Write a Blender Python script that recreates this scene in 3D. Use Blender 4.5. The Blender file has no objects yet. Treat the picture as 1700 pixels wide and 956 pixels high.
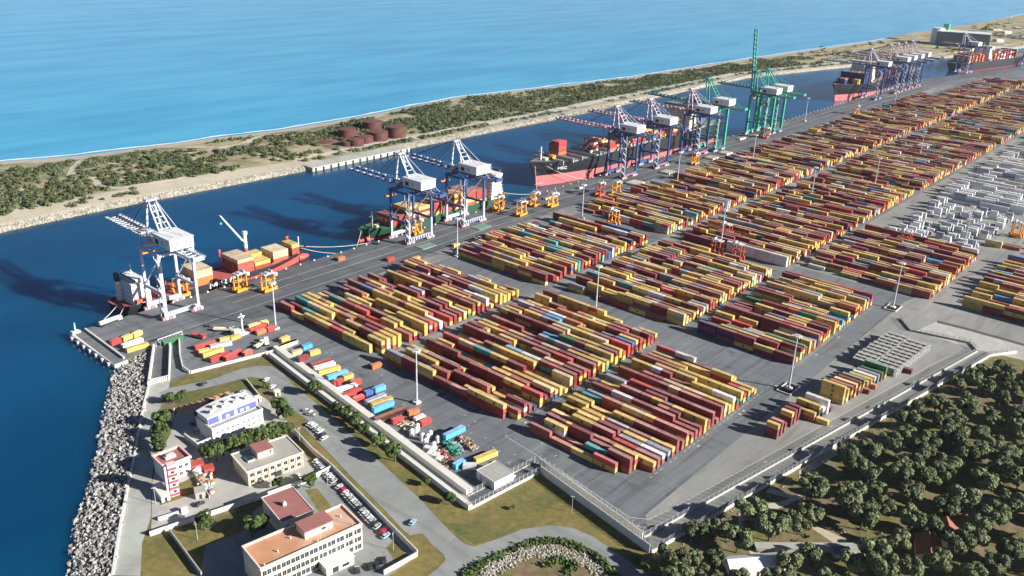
import bpy, math, random
from mathutils import Vector, Matrix
from mathutils.noise import noise as pnoise
R = math.radians
rnd = random.Random(7)
sc = bpy.context.scene
COL = sc.collection

# ------------------------------------------------------------------ camera (solved from the container grid of the yard)
F_PX, PITCH, ROLL, YAW, CAM_H = 1427.69, .391649, .0335535, .710279, 222.0
def _axes():
    f = (0, math.cos(PITCH), -math.sin(PITCH)); u = (0, math.sin(PITCH), math.cos(PITCH)); r = (1, 0, 0)
    c, s = math.cos(ROLL), math.sin(ROLL)
    ri = [c*a + s*b for a, b in zip(r, u)]; up = [-s*a + c*b for a, b in zip(r, u)]
    def w(v): return Vector((v[0]*math.sin(YAW) + v[1]*math.cos(YAW), -v[0]*math.cos(YAW) + v[1]*math.sin(YAW), v[2]))
    return w(ri), w(up), w(f)
AX_R, AX_U, AX_F = _axes()
camd = bpy.data.cameras.new("camera"); cam = bpy.data.objects.new("camera", camd); COL.objects.link(cam)
M = Matrix((AX_R, AX_U, -AX_F)).transposed().to_4x4(); M.translation = (0, 0, CAM_H); cam.matrix_world = M
camd.sensor_width = 36; camd.lens = 36*F_PX/1700; camd.clip_start = 5; camd.clip_end = 90000
sc.camera = cam
def P(px, py, z=0.0):
    "surveyed point of the photograph -> world point on the level z"
    d = (px-849)/F_PX*AX_R - (py-477)/F_PX*AX_U + AX_F
    t = (z-CAM_H)/d.z
    return Vector((d.x*t, d.y*t, z))
def PL(pts, z=0.0): return [P(x, y, z) for x, y in pts]
def crop(ox, oy, s, pts): return [(ox+a*s, oy+b*s) for a, b in pts]

# ------------------------------------------------------------------ world, sun, exposure
SUN_EL, SUN_X, SUN_Y = R(23.5), .37, -.929
w = bpy.data.worlds.new("World"); sc.world = w; w.use_nodes = True
nt = w.node_tree; nt.nodes.clear()
sky = nt.nodes.new("ShaderNodeTexSky"); sky.sky_type = 'NISHITA'; sky.sun_disc = False
sky.sun_elevation = SUN_EL; sky.sun_rotation = math.atan2(SUN_X, SUN_Y); sky.air_density = .45; sky.dust_density = .15; sky.ozone_density = 1.5
bg = nt.nodes.new("ShaderNodeBackground"); bg.inputs[1].default_value = .05
out = nt.nodes.new("ShaderNodeOutputWorld")
nt.links.new(sky.outputs[0], bg.inputs[0]); nt.links.new(bg.outputs[0], out.inputs[0])
sd = bpy.data.lights.new("sun", 'SUN'); sd.energy = 5.0; sd.angle = R(.5); sd.color = (1, .94, .85)
so = bpy.data.objects.new("sun", sd); COL.objects.link(so)
sdir = Vector((SUN_X*math.cos(SUN_EL), SUN_Y*math.cos(SUN_EL), math.sin(SUN_EL)))
so.rotation_euler = sdir.to_track_quat('Z', 'Y').to_euler(); so.location = (0, 0, 400)
vs = sc.view_settings; vs.view_transform = 'Standard'; vs.look = 'None'; vs.gamma = 1; vs.exposure = 1.2; vs.use_curve_mapping = False
sc.cycles.max_bounces = 6; sc.cycles.volume_bounces = 0

# ------------------------------------------------------------------ helpers
class MB:
    def __init__(s): s.v = []; s.f = []; s.m = []; s.c = []
    def poly(s, pts, mat, col=None):
        n = len(s.v); s.v += [tuple(p) for p in pts]; s.f.append(tuple(range(n, n+len(pts)))); s.m.append(mat); s.c.append(col)
    def hexa(s, p, mat, col=None, top=None, bottom=True, end=None):
        "p: 8 points, 0-3 bottom ring ccw, 4-7 top ring"
        n = len(s.v); s.v += [tuple(q) for q in p]
        fs = [(4, 5, 6, 7), (0, 1, 5, 4), (1, 2, 6, 5), (2, 3, 7, 6), (3, 0, 4, 7)] + ([(3, 2, 1, 0)] if bottom else [])
        for i, f in enumerate(fs):
            s.f.append(tuple(n+k for k in f)); s.m.append(mat)
            s.c.append(top if (i == 0 and top is not None) else (end if (end is not None and i in (1, 3)) else col))
    def box(s, x0, y0, z0, x1, y1, z1, mat, col=None, top=None, bottom=True, end=None):
        s.hexa([(x0, y0, z0), (x1, y0, z0), (x1, y1, z0), (x0, y1, z0), (x0, y0, z1), (x1, y0, z1), (x1, y1, z1), (x0, y1, z1)], mat, col, top, bottom, end)
    def beam(s, p, q, wd, ht, mat, col=None):
        p = Vector(p); q = Vector(q); d = (q-p).normalized()
        up = Vector((0, 0, 1)) if abs(d.z) < .97 else Vector((0, 1, 0))
        a = d.cross(up).normalized()*wd/2; b = a.cross(d).normalized()*ht/2
        s.hexa([p-a-b, p+a-b, p+a+b, p-a+b, q-a-b, q+a-b, q+a+b, q-a+b], mat, col)
    def cyl(s, p, q, r0, r1, n, mat, caps=True, topmat=None):
        p = Vector(p); q = Vector(q); d = (q-p).normalized()
        up = Vector((0, 0, 1)) if abs(d.z) < .97 else Vector((0, 1, 0))
        a = d.cross(up).normalized(); b = d.cross(a)
        k = len(s.v)
        for c, r in ((p, r0), (q, r1)):
            for i in range(n):
                t = 2*math.pi*i/n; s.v.append(tuple(c+a*r*math.cos(t)+b*r*math.sin(t)))
        for i in range(n):
            j = (i+1) % n; s.f.append((k+i, k+n+i, k+n+j, k+j)); s.m.append(mat); s.c.append(None)
        if caps:
            s.f.append(tuple(k+n+i for i in range(n))[::-1]); s.m.append(topmat or mat); s.c.append(None)
            s.f.append(tuple(k+i for i in range(n))); s.m.append(mat); s.c.append(None)
    def prism(s, poly, z0, z1, mat, top=None):
        n = len(poly); k = len(s.v)
        s.v += [(p[0], p[1], z0) for p in poly] + [(p[0], p[1], z1) for p in poly]
        for i in range(n):
            j = (i+1) % n; s.f.append((k+i, k+j, k+n+j, k+n+i)); s.m.append(mat); s.c.append(None)
        s.f.append(tuple(k+n+i for i in range(n))); s.m.append(top or mat); s.c.append(None)
    def build(s, name, parent=None, loc=(0, 0, 0), rz=0.0, smooth=False):
        me = bpy.data.meshes.new(name); me.from_pydata(s.v, [], s.f)
        mats = []
        for m in s.m:
            if m not in mats: mats.append(m)
        for m in mats: me.materials.append(m)
        idx = {m: i for i, m in enumerate(mats)}
        me.polygons.foreach_set("material_index", [idx[m] for m in s.m])
        if any(c is not None for c in s.c):
            at = me.color_attributes.new("Col", 'FLOAT_COLOR', 'CORNER'); buf = []
            for f, c in zip(s.f, s.c):
                c = c or (.5, .5, .5); buf += [c[0], c[1], c[2], 1.0]*len(f)
            at.data.foreach_set("color", buf)
        if smooth: me.polygons.foreach_set("use_smooth", [True]*len(me.polygons))
        me.update()
        o = bpy.data.objects.new(name, me); COL.objects.link(o); o.location = loc; o.rotation_euler = (0, 0, rz)
        if parent: o.parent = parent
        return o
def tag(o, label=None, cat=None, group=None, kind=None):
    if label: o["label"] = label
    if cat: o["category"] = cat
    if group: o["group"] = group
    if kind: o["kind"] = kind
    return o
def empty(name, label, cat, loc=(0, 0, 0), rz=0.0, group=None):
    o = bpy.data.objects.new(name, None); COL.objects.link(o); o.location = loc; o.rotation_euler = (0, 0, rz); o.empty_display_size = .5
    return tag(o, label, cat, group)
KIDS = {}
def copy_tree(o, parent=None):
    c = o.copy(); COL.objects.link(c)
    if parent: c.parent = parent
    for ch in list(o.children): copy_tree(ch, c)
    return c
def clone(src, label, loc, rz=0.0, group=None, scale=None):
    c = copy_tree(src); c.location = loc; c.rotation_euler = (0, 0, rz); c["label"] = label
    if group: c["group"] = group
    if scale: c.scale = scale
    return c

def mat(name, col, rough=.7, var=.15, scale=.2, metal=0.0, spec=.4, col2=None, scale2=None, bump=0.0, rndv=0.0, attr=False, tracks=None):
    m = bpy.data.materials.new(name); m.use_nodes = True; t = m.node_tree; b = t.nodes["Principled BSDF"]
    b.inputs["Roughness"].default_value = rough; b.inputs["Metallic"].default_value = metal; b.inputs["Specular IOR Level"].default_value = spec
    geo = t.nodes.new("ShaderNodeNewGeometry")
    n = t.nodes.new("ShaderNodeTexNoise"); n.inputs["Scale"].default_value = scale; n.inputs["Detail"].default_value = 6; n.inputs["Roughness"].default_value = .65
    t.links.new(geo.outputs["Position"], n.inputs["Vector"])
    ramp = t.nodes.new("ShaderNodeMapRange"); ramp.inputs[1].default_value = .3; ramp.inputs[2].default_value = .7
    ramp.inputs[3].default_value = 1-var; ramp.inputs[4].default_value = 1+var
    t.links.new(n.outputs[0], ramp.inputs[0])
    if attr:
        a = t.nodes.new("ShaderNodeAttribute"); a.attribute_name = "Col"; src = a.outputs["Color"]
    else:
        rgb = t.nodes.new("ShaderNodeRGB"); rgb.outputs[0].default_value = (*col, 1); src = rgb.outputs[0]
    if col2:
        n2 = t.nodes.new("ShaderNodeTexNoise"); n2.inputs["Scale"].default_value = scale2 or scale/4; n2.inputs["Detail"].default_value = 5; n2.inputs["Roughness"].default_value = .6
        t.links.new(geo.outputs["Position"], n2.inputs["Vector"])
        r2 = t.nodes.new("ShaderNodeMapRange"); r2.inputs[1].default_value = .42; r2.inputs[2].default_value = .6
        t.links.new(n2.outputs[0], r2.inputs[0])
        mx = t.nodes.new("ShaderNodeMix"); mx.data_type = 'RGBA'; mx.inputs[7].default_value = (*col2, 1)
        t.links.new(r2.outputs[0], mx.inputs[0]); t.links.new(src, mx.inputs[6]); src = mx.outputs[2]
    mul = t.nodes.new("ShaderNodeVectorMath"); mul.operation = 'SCALE'
    t.links.new(src, mul.inputs[0]); t.links.new(ramp.outputs[0], mul.inputs["Scale"]); src = mul.outputs[0]
    if tracks:
        for sc_, lo_, hi_, dk in tracks:
            mp = t.nodes.new("ShaderNodeMapping"); mp.inputs["Scale"].default_value = sc_; t.links.new(geo.outputs["Position"], mp.inputs[0])
            n3 = t.nodes.new("ShaderNodeTexNoise"); n3.inputs["Scale"].default_value = 1.0; n3.inputs["Detail"].default_value = 4; n3.inputs["Roughness"].default_value = .6; t.links.new(mp.outputs[0], n3.inputs["Vector"])
            r4 = t.nodes.new("ShaderNodeMapRange"); r4.inputs[1].default_value = lo_; r4.inputs[2].default_value = hi_; r4.inputs[3].default_value = 1.0; r4.inputs[4].default_value = dk; t.links.new(n3.outputs[0], r4.inputs[0])
            m4 = t.nodes.new("ShaderNodeVectorMath"); m4.operation = 'SCALE'; t.links.new(src, m4.inputs[0]); t.links.new(r4.outputs[0], m4.inputs["Scale"]); src = m4.outputs[0]
    if rndv:
        oi = t.nodes.new("ShaderNodeObjectInfo"); r3 = t.nodes.new("ShaderNodeMapRange"); r3.inputs[3].default_value = 1-rndv; r3.inputs[4].default_value = 1+rndv
        t.links.new(oi.outputs["Random"], r3.inputs[0])
        m2 = t.nodes.new("ShaderNodeVectorMath"); m2.operation = 'SCALE'; t.links.new(src, m2.inputs[0]); t.links.new(r3.outputs[0], m2.inputs["Scale"]); src = m2.outputs[0]
    t.links.new(src, b.inputs["Base Color"])
    if bump:
        bp = t.nodes.new("ShaderNodeBump"); bp.inputs["Strength"].default_value = bump; bp.inputs["Distance"].default_value = .3
        t.links.new(n.outputs[0], bp.inputs["Height"]); t.links.new(bp.outputs[0], b.inputs["Normal"])
    return m
def leafmat(name, c1, c2, scale=.35):
    m = mat(name, c1, .75, .35, 1.3, spec=.15, col2=c2, scale2=scale, rndv=.3); return m

TRK = (((.012, .22, 1), .50, .62, .72), ((.25, .02, 1), .54, .66, .80), ((.09, .09, 1), .60, .70, .66), ((.008, .35, 1), .56, .64, 1.18))
asphalt = mat("asphalt", (.122, .138, .156), .85, .14, .05, col2=(.15, .165, .178), scale2=.012, tracks=TRK)
asphalt_dark = mat("asphalt_dark", (.088, .099, .113), .85, .16, .06, col2=(.112, .122, .134), scale2=.015, tracks=TRK)
concrete = mat("concrete_yard", (.245, .25, .24), .85, .14, .08, col2=(.20, .205, .195), scale2=.02, tracks=(((.02, .16, 1), .52, .66, .78), ((.06, .06, 1), .6, .72, .75), ((.01, .3, 1), .58, .66, 1.15)))
concrete_l = mat("concrete_light", (.40, .40, .37), .85, .12, .15, col2=(.33, .33, .31), scale2=.05)
roadm = mat("road_surface", (.245, .26, .255), .85, .10, .12, col2=(.21, .225, .225), scale2=.04, tracks=(((.22, .015, 1), .52, .64, .84), ((.12, .12, 1), .6, .7, .8)))
coastm = mat("coast_road_concrete", (.36, .39, .36), .85, .12, .12, col2=(.30, .31, .28), scale2=.04)
grassm = mat("dry_grass", (.185, .145, .048), .9, .3, .35, col2=(.115, .115, .035), scale2=.045)
grassg = mat("green_grass", (.075, .10, .028), .9, .3, .4, col2=(.13, .12, .04), scale2=.07)
soil = mat("woodland_soil", (.165, .125, .072), .95, .35, .25, col2=(.125, .12, .035), scale2=.06)
sandm = mat("pale_sand", (.43, .395, .32), .95, .12, .3, col2=(.40, .36, .27), scale2=.05)
dune = mat("dune_ground", (.34, .29, .19), .95, .2, .12, col2=(.17, .17, .085), scale2=.025)
rockm = mat("pale_rock", (.36, .345, .30), .9, .3, .6, col2=(.24, .225, .18), scale2=.2)
rockm2 = mat("armour_stone", (.36, .355, .345), .9, .4, 1.2, col2=(.15, .145, .14), scale2=.45)
rockbed = mat("rock_bed", (.045, .043, .04), .95, .3, .5)
white = mat("white_paint", (.64, .64, .63), .5, .05, .5)
whitew = mat("white_wall", (.60, .59, .55), .8, .08, .3)
linem = mat("road_marking", (.42, .42, .41), .8, .25, 1.0)
cream = mat("cream_render", (.66, .60, .48), .8, .2, .3)
beige = mat("beige_render", (.60, .50, .36), .8, .2, .3)
roofgrey = mat("grey_roof", (.33, .33, .30), .85, .12, .2)
roofor = mat("orange_roof", (.47, .235, .13), .85, .14, .15, col2=(.50, .33, .24), scale2=.06)
roofred = mat("red_roof", (.30, .125, .115), .85, .1, .3)
tile = mat("roof_tile", (.27, .10, .065), .85, .25, .9)
glass = mat("window_glass", (.03, .04, .05), .15, .2, 1, spec=.6)
dark = mat("dark_metal", (.03, .032, .036), .6, .2, .6)
steel = mat("galvanised_steel", (.45, .46, .47), .5, .12, .5, metal=.2)
rust = mat("rusted_steel", (.115, .040, .032), .85, .25, .25, col2=(.075, .032, .030), scale2=.12)
rusttop = mat("rusted_tank_roof", (.13, .052, .048), .8, .25, .2)
blue_st = mat("blue_crane_steel", (.035, .075, .22), .45, .12, .3)
wht_st = mat("white_crane_steel", (.44, .47, .53), .45, .18, .5)
red_st = mat("red_stripe_steel", (.43, .19, .20), .5, .1, .4)
grn_st = mat("green_crane_steel", (.035, .30, .215), .45, .12, .3)
hus = mat("house_white", (.62, .63, .64), .5, .04, .2)
orange = mat("orange_carrier_steel", (.68, .27, .035), .5, .1, .4)
orange_r = mat("red_carrier_steel", (.42, .085, .05), .5, .1, .4)
blackh = mat("black_hull", (.018, .02, .026), .45, .2, .15)
redh = mat("red_hull", (.52, .075, .06), .5, .12, .12)
pinkh = mat("red_antifouling", (.40, .12, .125), .55, .15, .12)
greenh = mat("green_hull", (.018, .062, .038), .5, .15, .15)
deckr = mat("red_deck", (.36, .09, .075), .7, .2, .3)
deckg = mat("green_deck", (.035, .12, .065), .7, .2, .3)
decks = mat("grey_deck", (.20, .21, .22), .7, .2, .3)
bluep = mat("blue_panel", (.10, .12, .38), .5, .1, .3)
rub = mat("tyre_rubber", (.02, .02, .02), .8, .1, 1)
bark = mat("tree_bark", (.10, .075, .05), .95, .3, 2)
leaf_w = leafmat("olive_leaf", (.098, .124, .060), (.160, .180, .092))
leaf_p = leafmat("pine_leaf", (.050, .082, .026), (.085, .118, .038))
leaf_s = leafmat("scrub_leaf", (.058, .080, .036), (.105, .115, .058), .12)
boxpaint = mat("container_paint", (.5, .5, .5), .55, .24, .45, attr=True, spec=.35, rndv=.14)
logo = mat("container_emblem", (.045, .035, .03), .6, .1, 1)
skyb = mat("sky_blue_paint", (.10, .38, .72), .5, .1, .3)
scrapg = mat("green_scrap", (.05, .38, .24), .6, .2, .5)
scrapr = mat("red_scrap", (.42, .08, .06), .6, .2, .5)
scrapb = mat("brown_scrap", (.26, .16, .085), .8, .3, .5)
brick = mat("pink_paving", (.50, .30, .20), .85, .15, .4)
mesh_m = mat("fence_wire", (.34, .35, .36), .6, .1, .6, metal=.3)
ditchm = mat("ditch_bottom", (.07, .075, .07), .95, .2, .3)

def water_mat(name, c1, c2, rough, sc_, stretch, s2, bmp, spc):
    m = bpy.data.materials.new(name); m.use_nodes = True; t = m.node_tree; b = t.nodes["Principled BSDF"]
    geo = t.nodes.new("ShaderNodeNewGeometry")
    mp = t.nodes.new("ShaderNodeMapping"); mp.inputs["Rotation"].default_value = (0, 0, R(-25)); mp.inputs["Scale"].default_value = (1, stretch, 1)
    t.links.new(geo.outputs["Position"], mp.inputs[0])
    n = t.nodes.new("ShaderNodeTexNoise"); n.inputs["Scale"].default_value = sc_; n.inputs["Detail"].default_value = 8; n.inputs["Roughness"].default_value = .62
    t.links.new(mp.outputs[0], n.inputs["Vector"])
    bp = t.nodes.new("ShaderNodeBump"); bp.inputs["Strength"].default_value = bmp; bp.inputs["Distance"].default_value = 1.2
    t.links.new(n.outputs[0], bp.inputs["Height"]); t.links.new(bp.outputs[0], b.inputs["Normal"])
    n2 = t.nodes.new("ShaderNodeTexNoise"); n2.inputs["Scale"].default_value = s2; n2.inputs["Detail"].default_value = 6; n2.inputs["Roughness"].default_value = .6
    t.links.new(mp.outputs[0], n2.inputs["Vector"])
    r = t.nodes.new("ShaderNodeMapRange"); r.inputs[1].default_value = .38; r.inputs[2].default_value = .62; t.links.new(n2.outputs[0], r.inputs[0])
    mx = t.nodes.new("ShaderNodeMix"); mx.data_type = 'RGBA'; mx.inputs[6].default_value = (*c1, 1); mx.inputs[7].default_value = (*c2, 1)
    t.links.new(r.outputs[0], mx.inputs[0]); t.links.new(mx.outputs[2], b.inputs["Base Color"])
    b.inputs["Roughness"].default_value = rough; b.inputs["IOR"].default_value = 1.33; b.inputs["Specular IOR Level"].default_value = spc
    return m
seam = water_mat("open_sea_water", (.034, .285, .495), (.066, .370, .570), .18, .035, 4.5, .0035, .40, .5)
chanm = water_mat("channel_water", (.0005, .047, .122), (.001, .062, .158), .16, .12, 2.0, .006, .16, .32)
_b = chanm.node_tree.nodes["Principled BSDF"]; _b.inputs["Subsurface Weight"].default_value = .9; _b.inputs["Subsurface Radius"].default_value = (30, 80, 120); _b.inputs["Subsurface Scale"].default_value = 1.0

def sheet(name, pts, m, z):
    mb = MB(); mb.poly([(p[0], p[1], z) for p in pts], m); o = mb.build(name); tag(o, kind='structure')
    if o.data.polygons[0].normal.z < 0: o.data.flip_normals()
    return o
def offs(pts, d, closed=False):
    "offset a polyline to its left by d, mitred"
    n = len(pts); res = []
    for i in range(n):
        p = Vector(pts[i][:2])
        a = (p-Vector(pts[i-1][:2])).normalized() if (i > 0 or closed) else None
        b = (Vector(pts[(i+1) % n][:2])-p).normalized() if (i < n-1 or closed) else None
        a = a or b; b = b or a
        na = Vector((-a.y, a.x)); nb = Vector((-b.y, b.x)); mdir = (na+nb).normalized()
        res.append(p+mdir*d/max(.35, mdir.dot(na)))
    return res
def ribbon(name, pts, wd, m, z):
    l = offs(pts, wd/2); r = offs(pts, -wd/2)
    return sheet(name, list(r)+list(l)[::-1], m, z)

# ------------------------------------------------------------------ setting: land, water, roads
Y_Q, Z_W = 485.0, -3.0
quay_far = [(1700, 481), (2050, 405), (3000, 250), (9000, -900)]
rock_top = PL([(254, 575), (245, 643), (236, 681), (228, 720), (222, 761), (213, 799), (198, 877), (186, 954)])
land = [(174, 484.5), (560, 486), (1000, 484), (1400, 482.5)] + quay_far + [(9000, -6000), (-600, -6000), (-600, -100), (30, 150)] + [tuple(p[:2]) for p in rock_top[::-1]] + [(196, 434), (172.5, 429)]
g = MB(); g.prism(land[::-1], -14, 0, soil)
gnd = g.build("ground"); tag(gnd, kind='structure')
_c = PL([(1078, 918), (1640, 590)])
term = [(174.4, 484.3), (560, 485.8), (1000, 483.8), (1400, 482.3), (1700, 480.8), (2050, 404.8), (3000, 249.8), (3000, -300), (700, 30), (547, 73), (532, 86), (243.5, 133.8), (255, 199), (214.5, 203.6), (236.5, 379.5), (236.5, 385)] + [tuple(p[:2]) for p in PL([(316, 619), (281, 632), (247, 637), (254, 575)])] + [(196, 433.8), (172.8, 429.2)]
sheet("terminal_pavement", term, asphalt, .02)
sheet("quay_apron", [(232, 483.9), (560, 485.4), (1000, 483.4), (1400, 481.9), (1700, 480.4), (2040, 405), (2040, 375), (1700, 445), (1000, 443), (600, 441), (455, 441), (270, 424), (232, 440)], asphalt_dark, .04)
sheet("yard_concrete", [(262, 148), (580, 148.6), (700, 125), (1300, 125), (3000, 100), (3000, -290), (700, 32), (548, 75), (533, 87.5), (246, 135.5)], concrete, .04)
sheet("yard_concrete", [(590, 232), (3000, 232), (3000, 126), (700, 126), (590, 149)], concrete, .05)
alley = mat("alley_concrete", (.235, .238, .235), .85, .15, .07, col2=(.18, .186, .186), scale2=.03, tracks=TRK)
sheet("travel_lane", [(285, 324), (1650, 324), (1650, 335.5), (285, 335.5)], alley, .05)
sheet("travel_lane", [(285, 421.5), (1650, 421.5), (1650, 438), (460, 438), (285, 428)], alley, .055)
sheet("travel_lane", [(285, 223.5), (588, 223.5), (588, 234), (285, 234)], asphalt, .05)
for nm, pts, wd in (("lane_line", [(262, 458), (460, 459.5), (1000, 459), (1690, 457)], .45), ("lane_line", [(262, 469), (460, 471), (1000, 470), (1690, 468)], .45),
                    ("lane_line", [(216, 443), (480, 447.5), (1000, 446), (1690, 447)], .35),
                    ("boundary_line", [(262, 193), (252.5, 148), (257, 140.5), (270, 137), (530, 90)], .4),
                    ("boundary_line", [(266.5, 230), (263, 196), (256, 152), (260.5, 145.5), (272, 142.5), (500, 104), (528, 96.5), (536, 104), (534, 118)], .35)):
    ribbon(nm, [Vector(p) for p in pts], wd, linem, .07)
for i in range(26):   # painted bay numbers and arrows beside the perimeter lane
    t = i/25; x = 280+t*220; y = 134-(x-280)*.182+rnd.choice((2, 5)); mb = MB()
    if i % 3 == 0: mb.poly([(x, y, .08), (x+2.4, y-.5, .08), (x+2.4, y+.4, .08), (x, y+.9, .08)], linem); tag(mb.build("lane_marking"), kind='structure')
# perimeter service strip (between the two fences), gutter slots
gut = MB()
for i in range(46):
    x = 262+i*5.9; y = 133.2-(x-244)*.1822+1.9; gut.box(x, y-.35, .03, x+4.2, y+.35, .09, dark)
o = gut.build("drain_channel"); tag(o, kind='structure'); o.rotation_euler = (0, 0, 0)
for k, pts in enumerate(([(433, 427), (433, 230)], [(560, 427), (560, 150)], [(262, 231), (290, 228)], [(408, 160), (408, 150)])):
    ribbon("pavement_joint", [Vector(p) for p in pts], .3, dark, .06)
# coast road, roads, compounds
coast = [(254, 577), (245, 643), (236, 681), (228, 720), (222, 761), (213, 799), (198, 877), (186.5, 954), (232, 955), (235, 900), (249, 860), (251, 800), (255, 760), (262, 690), (268, 664), (278, 650), (281, 632), (284, 572)]
sheet("coast_road", PL(coast), coastm, .03)
road = [(262, 652), (278.6, 643.5), (346.7, 630), (400, 611), (428.5, 606), (450, 607), (469, 619.6), (489, 641), (517, 662), (540.5, 683.6), (580, 719), (640, 775), (700, 831), (735, 870), (759, 893.5), (770, 902), (787, 906.5),
        (832, 891), (865, 878), (912, 871), (949, 875), (982, 889), (1013, 910), (1072, 952), (1085, 962), (1040, 962), (1029, 952), (1006, 931), (978, 910), (947, 896), (912, 890), (883.5, 893.5), (851, 905), (806, 926), (761, 952), (745, 962), (700, 962), (723, 945), (739, 929), (735, 919), (714, 900.6), (700, 884), (679.5, 888), (666.6, 877), (638.6, 847), (595.5, 804), (544, 750), (503, 708), (512, 698), (489, 682), (471, 667.6), (459, 651.6), (445, 640), (437, 628.5), (414, 624), (354, 640), (276, 656)]
sheet("access_road", PL(road), roadm, .05)
sheet("grass", PL([(290, 639), (346, 627), (400, 608), (428, 602), (452, 602), (440, 592), (318, 623)]), grassm, .025)
sheet("grass", PL([(233, 908), (283, 884), (330, 953), (232, 956)]), grassm, .025)
sheet("grass", PL([(276, 656), (354, 642), (412, 626), (434, 630), (432, 640), (380, 650), (300, 676)]), grassg, .027)
sheet("grass", PL([(455, 655), (489, 683), (511, 699), (503, 707), (480, 700), (462, 680)]), grassm, .032)
sheet("grass", PL([(517, 662), (580, 719), (640, 775), (700, 831), (735, 870), (759, 893.5), (770, 902), (787, 906.5), (832, 891), (865, 878), (912, 871), (949, 875), (982, 889), (1013, 910), (1050, 934), (1078, 920), (895, 785), (780, 845), (455, 597), (470, 615)]), grassm, .027)
sheet("grass", PL([(735, 868), (787, 903), (832, 888), (800, 872), (765, 868)]), grassg, .032)
sheet("grass", PL([(503, 710), (544, 752), (595.5, 806), (638.6, 849), (679.5, 890), (700, 886), (735, 921), (738, 930), (722, 944), (700, 960), (640, 958), (692, 921), (560, 786), (490, 716)]), grassm, .032)
sheet("compound_paving", PL([(288, 690), (300, 680), (380, 652), (405, 645), (440, 660), (470, 690), (487, 716), (520, 745), (552, 778), (505, 800), (424, 830), (250, 888), (252, 800), (262, 755), (282, 720)]), concrete_l, .026)
sheet("brick_paving", PL([(292, 684), (296, 677), (379, 648), (382, 654), (300, 688)]), brick, .036)
sheet("grass", PL([(264, 838), (300, 826), (330, 815), (322, 790), (300, 800), (266, 816)]), grassm, .034)
sheet("grass", PL([(489, 722), (548, 783), (535, 786), (510, 760), (502, 748), (478, 728)]), grassm, .034)
sheet("car_park", PL([(505, 800), (552, 779), (692, 921), (640, 958), (330, 958), (300, 910), (330, 905), (345, 900), (430, 840)]), roadm, .028)
sheet("grass", PL([(283, 884), (400, 845), (420, 850), (405, 880), (340, 905), (332, 953)]), grassm, .034)
sheet("grass", PL([(505, 812), (526, 810), (552, 843), (531, 853)]), grassm, .036)
sheet("grass", PL([(640, 908), (655, 895), (676, 925), (655, 932)]), grassm, .036)
sheet("sand_lot", PL([(1518, 549), (1553, 533), (1600, 545), (1697, 572), (1730, 585), (1730, 640), (1697, 597), (1645, 585), (1612, 577)]), concrete_l, .06)
sheet("ditch", PL([(1555, 531), (1600, 542), (1697, 569), (1730, 579), (1730, 583), (1697, 573), (1600, 546), (1555, 535)]), ditchm, .075)
tr = lambda P_: crop(1100, 700, .353, P_)
sheet("dirt_path", PL(tr([(360, 400), (550, 375), (640, 340), (660, 352), (560, 400), (420, 440), (370, 470), (420, 600), (540, 610), (570, 650), (500, 670), (420, 640), (350, 500)])), sandm, .03)
sheet("dirt_path", PL(tr([(580, 420), (700, 470), (760, 505), (850, 545), (950, 620), (1110, 720), (1060, 720), (920, 635), (820, 580), (700, 500)])), sandm, .03)
sheet("dirt_path", PL(tr([(500, 310), (640, 350), (620, 362), (480, 330)])), sandm, .031)
for q in ([(640, 225), (820, 100), (870, 90), (880, 110), (760, 190), (640, 270)], [(480, 310), (560, 250), (640, 240), (640, 300)], [(0, 610), (80, 560), (170, 490), (280, 480), (330, 520), (200, 600), (100, 660), (0, 680)], [(380, 500), (520, 540), (600, 620), (520, 600), (430, 560)]):
    sheet("bare_earth", PL(tr(q)), sandm if len(q) == 6 and q[0][0] == 640 else soil, .028)
for q in ([(1050, 150), (1130, 160), (1120, 180), (1060, 175)], [(1000, 220), (1050, 230), (1030, 250)], [(1430, 20), (1500, 10), (1530, 40), (1460, 45)], [(960, 540), (1040, 560), (1030, 600), (970, 580)], [(1390, 640), (1500, 680), (1470, 715), (1380, 690)], [(1520, 600), (1650, 640), (1600, 660)], [(1050, 480), (1150, 520), (1130, 540)], [(1180, 415), (1260, 425), (1250, 450)], [(690, 410), (790, 440), (770, 470), (700, 440)], [(1330, 540), (1690, 520), (1690, 600), (1540, 570)]):
    sheet("meadow_patch", PL(tr(q)), grassg, .034)
sl = MB(); rs = random.Random(2)
for x0, n_ in ((278.5, 32), (434, 31), (584, 34)):
    for y in (234.2, 336.3, 161.6, 323.6, 421):
        if y == 161.6 and x0 > 500: continue
        for i in range(n_):
            x = x0+i*4.125
            if rs.random() < .75: sl.poly([(x-1.2, y-.5, .075), (x+1.2, y-.5, .075), (x+1.2, y-.2, .075), (x-1.2, y-.2, .075)], linem)
            if rs.random() < .12: sl.poly([(x-.8, y-3.4, .075), (x+.8, y-3.4, .075), (x+.8, y-2.2, .075), (x-.8, y-2.2, .075)], linem)
for i in range(60):
    x, y = rs.uniform(240, 275), rs.uniform(200, 420)
    sl.poly([(x, y, .075), (x+rs.uniform(.6, 2), y, .075), (x+1.5, y+.5, .075), (x, y+.4, .075)], linem)
tag(sl.build("slot_marking"), kind='structure')
# ramp down to the water
rp = MB()
a, b, c, d = PL([(256, 576), (281, 575), (279, 629), (249, 636)])
rp.poly([(a.x, a.y, .06), (b.x, b.y, .06), (c.x, c.y, .06), (d.x, d.y, .06)], asphalt_dark); tag(rp.build("slipway"), kind='structure')
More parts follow.
